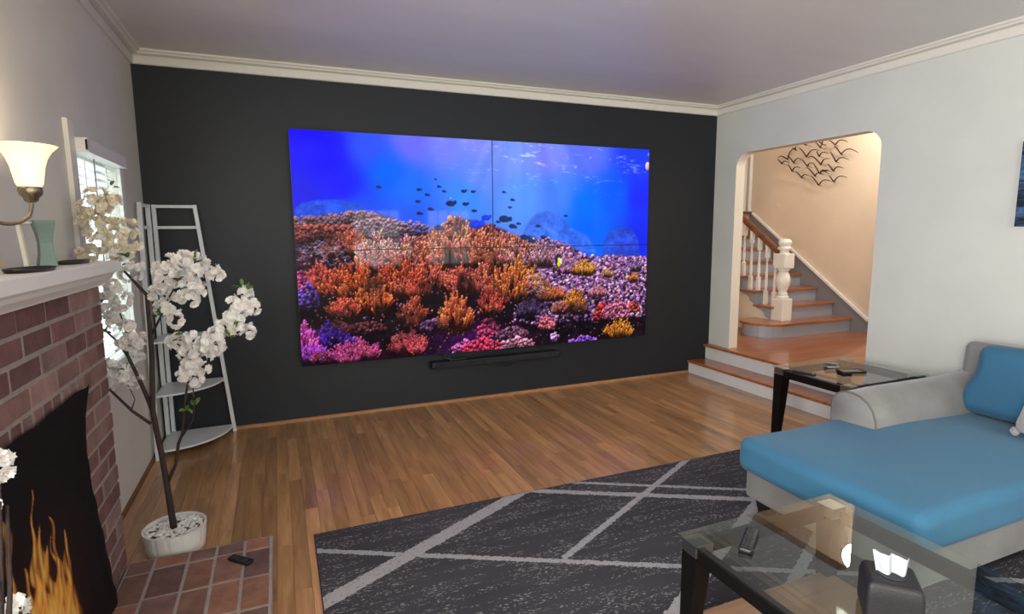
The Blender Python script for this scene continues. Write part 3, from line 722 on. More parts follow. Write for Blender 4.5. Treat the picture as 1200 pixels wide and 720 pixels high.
            for i in range(int(w * h / 45) + 8):
                px = x + R.uniform(-.5, .5) * w; py = y - R.rand() * h * (1 - abs(px - x) / w)
                c = tip * R.uniform(.55, 1.15)
                r = R.uniform(3, 7); disc(px, py + r * .8, r, c * .25, 0); disc(px, py, r, np.clip(c, 0, 1), .7); disc(px - r * .3, py - r * .4, r * .3, np.clip(c + .3, 0, 1), 0)
    # dark hollows between coral heads, small bright polyps inside
    for (cx, cy, rx, ry) in ((80, 330, 70, 26), (120, 590, 80, 45), (320, 600, 110, 60), (420, 500, 46, 60), (640, 610, 60, 34), (790, 560, 90, 46), (960, 600, 90, 30), (540, 470, 30, 34), (230, 470, 40, 40), (60, 520, 40, 40)):
        e = np.clip(1.3 - np.sqrt(((X - cx) / rx) ** 2 + ((Y - cy) / ry) ** 2), 0, 1) * (.45 + .5 * noise(18, 18, 31))
        img[:] = img * (1 - e[..., None] * .75) + np.array([.07, .045, .075]) * e[..., None] * .75
    for i in range(520):
        x = R.uniform(20, 1260); y = R.uniform(430, 712)
        c = [(1, .6, .45), (.95, .75, .85), (1, .45, .35), (.75, .55, .95)][R.randint(4)]
        disc(x, y, R.uniform(1.4, 2.6), np.array(c) * R.uniform(.55, 1), .3)
    for i in range(90):                                          # pale curling soft coral threads
        x = R.choice([R.uniform(0, 150), R.uniform(760, 830)]); y = R.uniform(335, 400) if x < 300 else R.uniform(450, 530)
        a_ = R.uniform(-.6, .6)
        for s in range(10):
            disc(x + s * 2.2, y + a_ * s * 2 + 3 * math.sin(s * .8), 1.4, (.75, .72, .9), 0)
    # fish
    for i, (x, y, s) in enumerate(FISH):
        c = np.array([.10, .16, .36]) if i not in (14, 13) else np.array([.12, .22, .80])
        a_ = R.uniform(-.5, .5)
        disc(x, y, s * 1.25, c, .3, .62); disc(x + s * .55 * math.cos(a_), y + s * .2, s * .8, c * 1.1, .3, .7)
        disc(x + s * 1.5 * math.cos(a_), y + s * .7 * math.sin(a_), s * .5, c * 1.2, 0, 1.2)
    disc(FISH[6][0] + 2, FISH[6][1] - 18, 2.4, (.9, .9, 1), 0)
    disc(FISH[15][0] + 40, FISH[15][1] - 32, 9, (.95, .55, .35), .5, 1.1)
    disc(1272, 62, 10, (.95, .75, .75), .3, 1.6)
    x, y = YFISH
    disc(x - 2, y + 4, 15, (.08, .14, .34), .3, 1.7); disc(x, y + 10, 9, (.90, .85, .12), .2, 2.0); disc(x + 9, y + 6, 4, (.9, .95, 1), 0, 3.2); disc(x - 8, y + 2, 4, (.1, .12, .3), 0, 3.5)
    return np.clip(img, 0, 1)

TVX, TVZ, TVW, TVH, TVY = 1.0085, .4742, 3.33, 1.8745, -.093
reef = paint_reef()
reef = reef.reshape(360, 2, 640, 2, 3).mean((1, 3))
reef = np.where(reef <= .04045, reef / 12.92, ((reef + .055) / 1.055) ** 2.4)
SCREEN = attr_mat('lit_screen', .80, .04, .10)
BEZ = mat('black_bezel', (14, 14, 17), .35)
tv = thing('video_wall', (TVX + TVW / 2, -.05, TVZ), 'wall of four large screens showing an orange coral reef under blue water', 'television')
for r_ in range(2):
    for c_ in range(2):
        x0, x1 = TVX + TVW / 2 * c_, TVX + TVW / 2 * (c_ + 1); z0, z1 = TVZ + TVH / 2 * (1 - r_), TVZ + TVH / 2 * (2 - r_)
        g = .0035
        pn = MB().box(x0 + .001, x1 - .001, TVY + .004, -.035, z0 + .001, z1 - .001)
        pn.box(x0 + .15, x1 - .15, -.035, -.001, z0 + .25, z1 - .25)
        panel = off(pn.build('display_panel', BEZ, tv), tv)
        sub = reef[r_ * 180:(r_ + 1) * 180, c_ * 320:(c_ + 1) * 320]
        gx = np.linspace(x0 + g, x1 - g, 320); gz = np.linspace(z1 - g, z0 + g, 180)
        P = np.zeros((180, 320, 3)); P[..., 0] = gx[None, :]; P[..., 1] = TVY + .002; P[..., 2] = gz[:, None]
        s = link('screen', grid_mesh('screen', P[::-1], sub[::-1], SCREEN), panel)
        fr = MB()
        fr.box(x0 + .001, x0 + g, TVY, TVY + .004, z0 + .001, z1 - .001); fr.box(x1 - g, x1 - .001, TVY, TVY + .004, z0 + .001, z1 - .001)
        fr.box(x0 + g, x1 - g, TVY, TVY + .004, z0 + .001, z0 + g); fr.box(x0 + g, x1 - g, TVY, TVY + .004, z1 - g, z1 - .001)
        fr.build('bezel', BEZ, panel)

# ------------------------------------------------------------------ soundbar under the screens, with loose cables
sb = thing('soundbar', (2.7, -.08, .36), 'long black soundbar mounted on the dark wall below the screens', 'soundbar')
BLK = mat('black_plastic', (20, 21, 24), .4)
CLOTH = mat('black_speaker_cloth', (26, 28, 32), .85, bump=.3, bscale=500)
off(MB().box(2.075, 3.335, -.125, -.035, .352, .412).build('body', BLK, sb, .012, 3), sb)
off(MB().box(2.10, 3.31, -.1285, -.1245, .358, .404).build('grille', CLOTH, sb, .002), sb)
for x in (2.4, 3.0):
    off(bx('bracket', x - .03, x + .03, -.035, -.001, .36, .40, BLK, sb), sb)
def cable(pts, label):
    o = MB().tube(pts, .0045, 6).build('cable', BLK, None, smooth=True)
    return tag(o, label, 'cable')
cable([(2.70, -.03, .352), (2.72, -.06, .33), (2.78, -.075, .305), (2.84, -.07, .295), (2.86, -.055, .31), (2.83, -.05, .325), (2.78, -.045, .31), (2.74, -.03, .352)], 'small loop of black cable dangling under the soundbar')
cable([(2.16, -.06, .475), (2.22, -.09, .43), (2.30, -.095, .425), (2.40, -.09, .432), (2.50, -.095, .424), (2.62, -.09, .435), (2.78, -.092, .428), (2.9, -.06, .472)], 'black cable lying along the top of the soundbar')
pb = MB().box(2.24, 2.40, -.11, -.055, .4125, .428).build('streaming_box', BLK, None, .004)
tag(pb, 'flat black media box lying on the left part of the soundbar', 'media player')

# ------------------------------------------------------------------ brick fireplace
FX, FY0, FY1, FT = .157, -1.935, -3.70, 1.335
OY0, OY1, OZ = -2.36, -3.27, .93                     # opening
MORT = mat('grey_mortar', (152, 140, 134), .95, var=.12, vscale=30, bump=.4, bscale=120)
def brick_mat(name, rgb):
    m = mat(name, rgb, .85, var=.22, vscale=14, bump=.5, bscale=70, rnd=.22, space='World')
    return m
BRICK = [brick_mat('red_brown_brick', (122, 90, 85)), brick_mat('dusty_brick', (136, 108, 102)), brick_mat('purple_red_brick', (112, 78, 75))]
HBRICK = [brick_mat('hearth_brick', (126, 90, 78)), brick_mat('orange_hearth_brick', (138, 96, 78)), brick_mat('brown_hearth_brick', (108, 80, 74))]
fp = thing('fireplace', (.08, -2.8, .05), 'red brown brick fireplace built against the left wall', 'fireplace')
core = MB().box(.001, FX - .004, FY0 - .004, OY0, .0, FT).box(.001, FX - .004, OY1, FY1 + .004, .0, FT).box(.001, FX - .004, OY1, OY0, OZ, FT).box(.001, .03, OY1, OY0, .0, OZ)
off(core.build('mortar', MORT, fp), fp)
_cache = {}
def brick_mesh(w, h, d, mi, mats, key):
    k = (round(w, 3), round(h, 3), round(d, 3), mi, key)
    if k not in _cache:
        me = MB().box(-d, 0, -w / 2, w / 2, -h / 2, h / 2).mesh('brick', bevel=.003, seg=1)
        me.materials.append(mats[mi]); _cache[k] = me
    return _cache[k]
rb = random.Random(11)
CH, BL, J = .0805, .235, .014
def put_brick(ya, yb, za, zb):
    w = ya - yb - J; h = zb - za - J
    if w < .012: return
    me = brick_mesh(w, h, .10, rb.randrange(3), BRICK, 'f')
    link('brick', me, fp, Vector((FX + rb.uniform(-.003, .002), (ya + yb) / 2, (za + zb) / 2)) - fp.location)
nc = 16
z_top = FT
for k in range(nc):
    zb = z_top - k * CH; za = zb - CH
    if za < .045: za = .045
    solid = za > OZ + .08
    rowlock = (not solid) and zb > OZ + .02
    y = FY0 + J / 2
    w0 = BL if k % 2 == 0 else BL * .5
    if k == 0: w0 = .15
    first = True
    while y > FY1:
        w = w0 if first else BL; first = False
        y2 = max(y - w, FY1)
        if solid:
            put_brick(y, y2, za, zb)
        elif rowlock:
            if y > -2.25: put_brick(y, max(y2, -2.25), za, zb)
        else:
            a, b = y, y2
            if b >= OY0: put_brick(a, b, za, zb)
            elif a > OY0: put_brick(a, OY0, za, zb)
            elif a <= OY1: put_brick(a, b, za, zb)
            elif b < OY1: put_brick(OY1, b, za, zb)
        y = y2
    if rowlock:
        y = -2.25
        while y > -3.40:
            put_brick(y, y - .082, za, zb); y -= .082
        while y > FY1: put_brick(y, max(y - BL, FY1), za, zb); y -= BL
hs = tag(bx('mantel_shelf', .001, .238, -3.78, -1.905, 1.392, 1.437, TRIMW, None, .004), 'white painted mantel shelf on top of the brick fireplace', 'mantel')
mm_ = MB().prism([(.001, FT), (.178, FT), (.182, 1.342), (.192, 1.352), (.206, 1.366), (.212, 1.380), (.222, 1.392), (.001, 1.392)], 'y', -3.76, -1.92).build('moulding', TRIMW, hs)

# hearth: brick paving, slightly raised
he = thing('hearth', (.46, -2.8, 0), 'low brick hearth slab in front of the fireplace', 'hearth')
HY = -1.945
off(bx('mortar', FX + .006, .775, -3.72, HY, 0, .0475, MORT, he, .003), he)
cols = [.166, .275, .415, .53, .652, .768]
for ci in range(5):
    xa, xb = cols[ci], cols[ci + 1]
    y = HY - .004
    Ln = [.24, .24, .21, .25, .215][ci] * .5 if ci % 2 == 0 else .1
    while y > -3.71:
        y2 = max(y - Ln, -3.715)
        k = rb.randrange(3)
        me_key = (round(xb - xa, 3), round(y - y2, 3), k, 'h')
        if me_key not in _cache:
            me = MB().box(-(xb - xa) / 2 + .006, (xb - xa) / 2 - .006, -(y - y2) / 2 + .006, (y - y2) / 2 - .006, -.03, 0).mesh('brick', bevel=.003, seg=1)
            me.materials.append(HBRICK[k]); _cache[me_key] = me
        link('brick', _cache[me_key], he, Vector(((xa + xb) / 2, (y + y2) / 2, .050 + rb.uniform(-.002, .002))) - he.location)
        y = y2; Ln = .232

# black cloth with a printed fire, hung over the opening
def paint_flames(nw, nh):
    R = np.random.RandomState(2)
    Y, X = np.mgrid[0:nh, 0:nw].astype(float); U = X / (nw - 1); V = 1 - Y / (nh - 1)
    img = np.ones((nh, nw, 3)) * np.array([.050, .046, .056])
    glow = np.exp(-(((U - .52) / .28) ** 2 + ((V - .30) / .30) ** 2))
    img += glow[..., None] * np.array([.22, .05, .015])
    tongues = [(.545, .82, .06), (.72, .88, .11), (.80, .78, .12), (.43, .70, .05), (.33, .57, .09), (.36, .50, .11), (.41, .62, .09), (.47, .60, .14), (.53, .70, .13), (.58, .56, .13), (.64, .62, .10), (.68, .55, .14), (.86, .7, .14), (.93, .75, .12), (.50, .50, .16), (.75, .58, .16), (.56, .45, .16), (.44, .46, .12), (.38, .36, .12)]
    for i, (u, top, w) in enumerate(tongues):
        base = .14 + .08 * R.rand()
        t = np.clip((V - base) / (top - base), 0, 1)
        cx = u + .025 * np.sin(V * 14 + i) + .012 * np.sin(V * 37 + 2 * i)
        wd = w * (1 - t) ** .75 * (.75 + .35 * np.sin(V * 24 + i * 1.7))
        d = np.abs(U - cx) / np.maximum(wd, 1e-3)
        a = np.clip((1 - d) * 2.6, 0, 1) * (.55 + .45 * np.sin(U * 95 + V * 9 + i * 2) ** 2) * (V > base) * (V < top)
        core = np.clip(1.2 - d * 1.3, 0, 1) * (1 - .45 * t)
        c = np.array([.86, .47, .10]) * (1 - core[..., None]) + np.array([1.0, .88, .52]) * core[..., None]
        img = img * (1 - a[..., None] * .92) + c * a[..., None] * .92
    logs = np.clip((.17 + .05 * np.sin(U * 17) - V) * 18, 0, 1) * (U < .55)
    img = img * (1 - logs[..., None]) + np.array([.075, .045, .045]) * logs[..., None]
    img = np.clip(img, 0, 1)
    return np.where(img <= .04045, img / 12.92, ((img + .055) / 1.055) ** 2.4)
nw, nh = 170, 150
U, V = np.meshgrid(np.linspace(0, 1, nw), np.linspace(0, 1, nh))
yr = np.interp(Zc0 := .062 + V * .915, [.06, .12, .255, .64, .82, .88, .98], [-2.26, -2.275, -2.31, -2.372, -2.378, -2.35, -2.29]) + .006 * np.sin(V * 40)
Yc = yr * (1 - U) - 3.345 * U
Zc = .062 + V * (.915 + .003 * np.sin(U * 11) - .002 * np.sin(U * 31))
Xc = .172 + .006 * np.sin(U * 13 + V * 4) * (1 - V) + .0025 * np.sin(V * 8 + U * 5) + .008 * np.exp(-((U - .03) / .04) ** 2) + .012 * (1 - V) ** 3
Pf = np.stack([Xc, Yc, Zc], -1)
fl = paint_flames(nw, nh)[::-1]
cm = grid_mesh('fireplace_cover', Pf, fl, attr_mat('printed_cloth', 0, .75, .2))
cover = link('fireplace_cover', cm)
so = cover.modifiers.new('thickness', 'SOLIDIFY'); so.thickness = .003; so.offset = 0
for p_ in cm.polygons: p_.use_smooth = True
tag(cover, 'black cloth with printed orange flames hung over the fireplace opening', 'fireplace cover')

# ------------------------------------------------------------------ things on the mantel
MZ = 1.4375
vs = thing('vase', (.125, -2.385, MZ), 'grey green waisted ceramic vase on the mantel under the wall lamp', 'vase', rz=.5)
SAGE = mat('sage_ceramic', (112, 134, 126), .4, var=.08, vscale=12)
secs = [(0, .027), (.02, .024), (.05, .020), (.085, .019), (.12, .023), (.15, .029), (.163, .031)]
v = []; fcs = []
for zz, r in secs:
    for sx, sy in ((-1, -1), (1, -1), (1, 1), (-1, 1)): v.append((sx * r, sy * r, zz))
ins = [(.163, .025), (.10, .014)]
for zz, r in ins:
    for sx, sy in ((-1, -1), (1, -1), (1, 1), (-1, 1)): v.append((sx * r, sy * r, zz))
ns = len(secs) + len(ins)
for i in range(ns - 1):
    for k in range(4): fcs.append((i * 4 + k, i * 4 + (k + 1) % 4, (i + 1) * 4 + (k + 1) % 4, (i + 1) * 4 + k))
fcs.append((3, 2, 1, 0)); e = (ns - 1) * 4; fcs.append((e, e + 1, e + 2, e + 3))
MB().add(v, fcs).build('body', SAGE, vs, .003)
pf = thing('photo_frame', (.10, -2.50, MZ), 'small white easel frame leaning beside the green vase', 'frame', rz=.25)
WHT = mat('aged_white_paint', (222, 216, 200), .6, var=.06, vscale=20)
b = MB(); b.add([(0, -.035, 0), (.012, -.035, 0), (.012, .035, 0), (0, .035, 0), (-.012, -.03, .155), (.0, -.03, .155), (.0, .03, .155), (-.012, .03, .155)], [(0, 3, 2, 1), (4, 5, 6, 7), (0, 1, 5, 4), (1, 2, 6, 5), (2, 3, 7, 6), (3, 0, 4, 7)])
b.build('frame', WHT, pf, .003)
MB().add([(.0115, -.024, .012), (.0115, .024, .012), (.0012, .02, .143), (.0012, -.02, .143), (.0135, -.024, .0125), (.0135, .024, .0125), (.0032, .02, .1435), (.0032, -.02, .1435)], [(0, 1, 2, 3), (7, 6, 5, 4), (0, 4, 5, 1), (1, 5, 6, 2), (2, 6, 7, 3), (3, 7, 4, 0)]).build('picture', mat('cream_card', (214, 206, 182), .7, var=.1, vscale=30), pf)
MB().box(.0, .03, -.045, .0, .15, .156).build('top_bar', WHT, pf)
def tray(loc, rx, ry, label):
    t = thing('tray', loc, label, 'tray')
    prof = []
    mb = MB(); seg = 28; rings = [(.0, 0), (.92, 0), (1, .008), (1.0, .011), (.93, .005), (0, .004)]
    vv = []
    for r, z_ in rings:
        for k in range(seg):
            a = 2 * PI * k / seg; vv.append((rx * max(r, .01) * math.cos(a), ry * max(r, .01) * math.sin(a), z_))
    ff = []
    for i in range(len(rings) - 1):
        for k in range(seg): ff.append((i * seg + k, i * seg + (k + 1) % seg, (i + 1) * seg + (k + 1) % seg, (i + 1) * seg + k))
    mb.add(vv, ff).build('plate', mat('black_lacquer', (34, 28, 27), .3), t, smooth=True)
    return t
tray((.165, -2.66, MZ), .055, .13, 'dark oval tray on the mantel edge in front of the white frame')
tray((.13, -2.14, MZ), .05, .13, 'dark oval tray at the far end of the mantel beside the blossoms')
lm = thing('lemon', (.12, -2.83, MZ + .02), 'yellow lemon shaped ornament on the mantel at the left picture edge', 'ornament')
MB().lathe([(.001, -.052), (.006, -.048), (.02, -.036), (.033, -.014), (.035, .008), (.026, .03), (.012, .044), (.006, .052), (.001, .054)], seg=18).build('body', mat('lemon_yellow', (232, 190, 60), .5, bump=.2, bscale=200), lm, smooth=True)
lm.rotation_euler = (-1.25, 0, .3); lm.location.z = MZ + .036

# ------------------------------------------------------------------ wall sconce (lit)
sc = thing('wall_sconce', (.0, -2.755, 1.655), 'lit wall lamp with frosted bell shade and brushed nickel arm above the mantel', 'wall lamp')
NICK = mat('brushed_nickel', (158, 146, 128), .3, 1)
SH = bpy.data.materials.new('frosted_lamp_glass'); SH.use_nodes = True
_n = SH.node_tree.nodes['Principled BSDF']
_n.inputs['Base Color'].default_value = (.9, .84, .72, 1); _n.inputs['Roughness'].default_value = .35
_n.inputs['Emission Color'].default_value = (*lin((255, 214, 150)), 1); _n.inputs['Emission Strength'].default_value = 1.05
off(MB().lathe([(.001, 0), (.05, 0), (.058, .006), (.058, .012), (.04, .02), (.001, .024)], seg=24).build('backplate', NICK, sc, smooth=True), sc)
sc.children[0].location = (.0005, 0, -.02); sc.children[0].rotation_euler = (0, PI / 2, 0)
arm = []
for t in range(15):
    a = t / 14
    arm.append((.02 + .128 * min(1, a * 1.15), .222 * a ** .85, -.02 - .062 * math.sin(PI * a ** 1.5) ** .8 + .018 * a))
arm.append((.148, .222, .012))
MB().tube(arm, .006, 8).build('arm', NICK, sc, smooth=True)
MB().lathe([(.008, -.03), (.018, -.024), (.022, -.012), (.030, -.004), (.033, .010), (.031, .022), (.026, .024)], (.148, .222, .028), 24).build('cup', NICK, sc, smooth=True)
shd = MB().lathe([(.030, .0), (.036, .012), (.040, .035), (.045, .065), (.053, .092), (.066, .115), (.082, .131), (.085, .133), (.081, .1345), (.064, .118), (.050, .092), (.042, .065), (.037, .035), (.033, .012), (.027, .003)], (.148, .222, .048), 36).build('shade', SH, sc, smooth=True)
bl_ = MB().lathe([(.001, .0), (.012, .005), (.016, .03), (.026, .055), (.024, .075), (.001, .09)], (.148, .222, .05), 14).build('bulb', emis('warm_bulb', (255, 220, 160), 14), sc, smooth=True)
pl2 = bpy.data.lights.new('sconce_light', 'POINT'); pl2.energy = 4.5; pl2.color = (1, .80, .55); pl2.shadow_soft_size = .03
po2 = bpy.data.objects.new('sconce_light', pl2); col.objects.link(po2); po2.parent = sc; po2.location = (.148, .222, .185)

# ------------------------------------------------------------------ corner ladder shelf
LW = mat('white_lacquer', (222, 226, 230), .35)
lad = thing('corner_shelf', (.2, -.2, 0), 'white folding corner ladder shelf with quarter round tiers in the dark corner', 'shelf')
def bar(a, b, w, d, name):
    """rectangular bar between two points; w in the frame plane, d across"""
    a = Vector(a); b = Vector(b); t = (b - a).normalized()
    fy = Vector((0, 1, 0)) if abs(a.x - b.x) + abs(a.z - b.z) > abs(a.y - b.y) + 1e-6 and name_plane == 'far' else Vector((1, 0, 0))
    s = t.cross(fy).normalized()
    v = []
    for p in (a, b):
        for i, j in ((-1, -1), (1, -1), (1, 1), (-1, 1)): v.append(p + s * (w / 2 * i) + fy * (d / 2 * j))
    return MB().add(v, [(0, 3, 2, 1), (4, 5, 6, 7), (0, 1, 5, 4), (1, 2, 6, 5), (2, 3, 7, 6), (3, 0, 4, 7)])
reach = lambda z: .486 - .0885 * z
tiers = [(.055), (.44), (.81), (1.19)]
for name_plane in ('far', 'left'):
    def P(d, z):
        return (d, -.036, z) if name_plane == 'far' else (.036, -d, z)
    off(bar(P(.068, 0), P(.068, 1.765), .026, .028, '').build('post', LW, lad, .002), lad)
    off(bar(P(reach(0), 0), P(reach(1.765), 1.765), .026, .028, '').build('leg', LW, lad, .002), lad)
    for z_ in [1.752, 1.60]:
        off(bar(P(.068, z_), P(reach(z_), z_), .022, .020, '').build('rung', LW, lad, .002), lad)
    for z_ in tiers:
        off(bar(P(.068, z_ - .02), P(reach(z_) - .005, z_ - .02), .02, .018, '').build('rung', LW, lad, .002), lad)
for z_ in tiers:
    r = reach(z_) - .02
    pts = [(.055, -.055)]
    for k in range(17):
        a = -PI / 2 * k / 16
        pts.append((.045 + (r - .03) * math.cos(a), -.045 + (r - .03) * math.sin(a)))
    off(MB().prism(pts, 'z', z_ - .008, z_ + .006).build('tier', LW, lad, .002), lad)
# dried pine cones in a shallow basket on the upper tier
bk = thing('pine_cone_bowl', (.21, -.17, 1.197), 'shallow brown woven bowl on an upper tier of the corner shelf', 'bowl')
BRN = mat('brown_wicker', (112, 86, 66), .8, var=.2, vscale=40)
MB().lathe([(.001, 0), (.06, 0), (.085, .018), (.092, .035), (.088, .035), (.08, .02), (.056, .006), (.001, .006)], seg=20).build('bowl', BRN, bk, smooth=True)
for k, (x, y) in enumerate(((-.045, 0), (.0, -.03), (.045, -.005), (.0, .04), (-.03, -.045), (.04, .04))):
    c = MB().lathe([(.001, -.02), (.016, -.016), (.024, -.004), (.02, .006), (.026, .010), (.018, .02), (.020, .024), (.008, .034), (.001, .036)], seg=9)
    o = tag(c.build('pine_cone', BRN), 'brown pine cone piled in the bowl on the corner shelf', 'pine cone', 'pine cones in the shelf bowl')
    o.location = (.21 + x, -.17 + y, 1.232 + .004 * (k % 2))

# ------------------------------------------------------------------ rug
def rug_mat():
    m = bpy.data.materials.new('charcoal_rug'); m.use_nodes = True
    N = m.node_tree.nodes; L = m.node_tree.links; b = N['Principled BSDF']
    b.inputs['Roughness'].default_value = .95; b.inputs['Specular IOR Level'].default_value = .1
    tc = N.new('ShaderNodeTexCoord'); sp = N.new('ShaderNodeSeparateXYZ'); L.new(tc.outputs['Object'], sp.inputs[0])
    def M_(op, a, b_=None, c=None):
        n = N.new('ShaderNodeMath'); n.operation = op
        for i, v in enumerate((a, b_, c)):
            if v is None: continue
            if isinstance(v, (int, float)): n.inputs[i].default_value = v
            else: L.new(v, n.inputs[i])
        return n.outputs[0]
    def noise(scale, st, det=3):
        mp = N.new('ShaderNodeMapping'); mp.inputs['Scale'].default_value = st; L.new(tc.outputs['Object'], mp.inputs[0])
        n = N.new('ShaderNodeTexNoise'); n.inputs['Scale'].default_value = scale; n.inputs['Detail'].default_value = det; L.new(mp.outputs[0], n.inputs['Vector'])
        return n.outputs[0]
    fine = noise(1, (70, 190, 50), 2); streak = noise(1, (2.2, 26, 1), 3); edge = noise(1, (60, 60, 60), 2); broad = noise(1, (1.6, 5, 1), 2)
    x, y = sp.outputs[0], sp.outputs[1]
    yj = M_('ADD', y, M_('MULTIPLY', M_('SUBTRACT', edge, .5), .03))
    lines = [((.986, -2.532), (2.062, -1.975), .040, None), ((.987, -2.120), (2.522, -2.920), .017, None), ((2.278, -1.986), (3.281, -2.528), .024, None),
             ((2.521, -1.966), (3.371, -2.437), .015, None), ((2.045, -2.648), (3.292, -1.978), .018, 2.045), ((2.281, -3.162), (2.626, -2.972), .030, None),
             ((.987, -3.05), (2.522, -3.86), .025, None), ((2.9, -3.2), (3.9, -2.67), .025, None)]
    tot = None
    for (p0, p1, w, xmin) in lines:
        d = Vector((p1[0] - p0[0], p1[1] - p0[1])).normalized(); n_ = (-d.y, d.x); c = n_[0] * p0[0] + n_[1] * p0[1]
        dist = M_('ABSOLUTE', M_('SUBTRACT', M_('ADD', M_('MULTIPLY', x, n_[0]), M_('MULTIPLY', yj, n_[1])), c))
        a = M_('LESS_THAN', dist, w)
        if xmin: a = M_('MULTIPLY', a, M_('GREATER_THAN', x, xmin))
        tot = a if tot is None else M_('MAXIMUM', tot, a)
    speck = M_('MULTIPLY', M_('GREATER_THAN', fine, .60), M_('GREATER_THAN', streak, .50))
    speck = M_('MULTIPLY', speck, .55)
    wear = M_('MULTIPLY', M_('GREATER_THAN', fine, .36), .85)
    fac = M_('MAXIMUM', speck, M_('MULTIPLY', tot, M_('ADD', .25, M_('MULTIPLY', wear, .8))))
    mx = N.new('ShaderNodeMix'); mx.data_type = 'RGBA'; L.new(fac, mx.inputs[0])
    mx.inputs[7].default_value = (*lin((156, 152, 156)), 1)
    m2 = N.new('ShaderNodeMix'); m2.data_type = 'RGBA'; L.new(broad, m2.inputs[0])
    m2.inputs[6].default_value = (*lin((47, 46, 51)), 1); m2.inputs[7].default_value = (*lin((74, 70, 74)), 1)
    L.new(m2.outputs[2], mx.inputs[6]); L.new(mx.outputs[2], b.inputs['Base Color'])
    bp = N.new('ShaderNodeBump'); bp.inputs['Strength'].default_value = .5; bp.inputs['Distance'].default_value = .004
    L.new(fine, bp.inputs['Height']); L.new(bp.outputs[0], b.inputs['Normal'])
    return m
rug = thing('area_rug', (0, 0, 0), 'charcoal grey area rug with pale diagonal crossing lines', 'rug')
MB().box(.972, 4.105, -4.495, -1.95, .001, .010).build('pile', rug_mat(), rug)
MB().box(.967, .972, -4.5, -1.945, .001, .009).box(4.105, 4.11, -4.5, -1.945, .001, .009).box(.972, 4.105, -1.95, -1.945, .001, .009).box(.972, 4.105, -4.5, -4.495, .001, .009).build('binding', mat('black_binding', (34, 32, 36), .9), rug)
RZ = .0102

# ------------------------------------------------------------------ glass tables
ESP = mat('espresso_wood', (13, 10, 10), .5, spec=.2, var=.15, vscale=10)
STEEL = mat('satin_steel', (168, 168, 170), .3, 1)
TGL = glass('table_glass', (.84, .89, .86), 2.45)
TGE = mat('green_glass_edge', (88, 112, 104), .1, transm=.5)
def glass_table(x0, x1, y0, y1, zt, zb, name, label, shelf=None):
    cx, cy = (x0 + x1) / 2, (y0 + y1) / 2
    t = thing(name, (cx, cy, zb), label, 'table')
    gt = .012
    g = MB().box(x0, x1, y0, y1, zt - gt, zt).build('glass_top', TGL, t, .002, 2); off(g, t)
    L_ = .075
    for sx, sy in ((0, 0), (1, 0), (1, 1), (0, 1)):
        X = x0 + .012 if sx == 0 else x1 - .012; Y = y0 + .012 if sy == 0 else y1 - .012
        ix = 1 if sx == 0 else -1; iy = 1 if sy == 0 else -1
        zc = zt - gt - .001
        v = []
        for (w, z_) in ((L_ * .60, zb), (L_ * .86, zb + (zc - .045 - zb) * .6), (L_, zc - .045)):
            for a, b in ((0, 0), (w, 0), (w, w), (0, w)): v.append((X + ix * a, Y + iy * b, z_))
        f = []
        for i in range(2):
            for k in range(4): f.append((i * 4 + k, i * 4 + (k + 1) % 4, i * 4 + 4 + (k + 1) % 4, i * 4 + 4 + k))
        f += [(0, 1, 2, 3), (8, 9, 10, 11)]
        leg = off(MB().add(v, f).build('leg', ESP, t), t)
        xa, xb = sorted((X, X + ix * L_)); ya, yb = sorted((Y, Y + iy * L_))
        off(MB().box(xa - .001, xb + .001, ya - .001, yb + .001, zc - .045, zc).build('corner_cap', STEEL, t, .002), t)
    zr0, zr1 = zt - gt - .062, zt - gt - .012
    q = .02; e = .012 + L_
    off(bx('rail', x0 + q, x0 + q + .03, y0 + e, y1 - e, zr0, zr1, ESP, t), t)
    off(bx('rail', x1 - q - .03, x1 - q, y0 + e, y1 - e, zr0, zr1, ESP, t), t)
    off(bx('rail', x0 + e, x1 - e, y0 + q, y0 + q + .03, zr0, zr1, ESP, t), t)
    off(bx('rail', x0 + e, x1 - e, y1 - q - .03, y1 - q, zr0, zr1, ESP, t), t)
    if shelf:
        off(bx('lower_shelf', x0 + .03, x1 - .03, y0 + .03, y1 - .03, shelf - .018, shelf, TAN, t), t)
    return t
CTZ = .45
glass_table(2.172, 2.955, -4.50, -3.30, CTZ, RZ, 'coffee_table', 'large glass topped coffee table with dark wooden legs standing on the rug', shelf=.13)
STZ = .565
glass_table(4.17, 4.925, -2.49, -1.865, STZ, .0005, 'side_table', 'glass topped side table with dark legs between sofa arm and steps')

# ------------------------------------------------------------------ things on the tables and hearth
def remote(name, loc, rz, L_, w, h, label, rows=5, pad=True, mt=None):
    t = thing(name, loc, label, 'remote control', rz=rz)
    bd = softbox(L_ / 2, w / 2, h / 2, h * .42, 2, 4).build('body', mt or BLK, t, smooth=True); bd.location = (0, 0, h / 2)
    BT = mat('grey_rubber_button', (58, 60, 64), .6)
    k = 0
    bm_ = MB().lathe([(.001, 0), (.0038, 0), (.0038, .0016), (.001, .0018)], seg=8).mesh('button'); bm_.materials.append(BT)
    for i in range(rows):
        for j in (-1, 0, 1):
            link('button', bm_, bd, (-L_ * .42 + i * L_ * .11, j * w * .26, h / 2 - .0002))
    if pad:
        MB().lathe([(w * .16, 0), (w * .34, 0), (w * .34, .0016), (w * .16, .0016)], seg=18).build('ring_pad', BT, bd).location = (L_ * .22, 0, h / 2 - .0002)
    return t
remote('remote_control', (2.36, -3.452, CTZ + .0005), .62, .165, .046, .018, 'black remote control lying on the coffee table glass', 5)
remote('remote_control', (.640, -2.142, .0525), -.78, .125, .042, .016, 'small black remote control lying on the brick hearth', 4, True)
remote('remote_control', (4.155, -2.15, STZ + .0005), -1.35, .15, .045, .018, 'black remote control on the side table nearest its steel corner', 5)
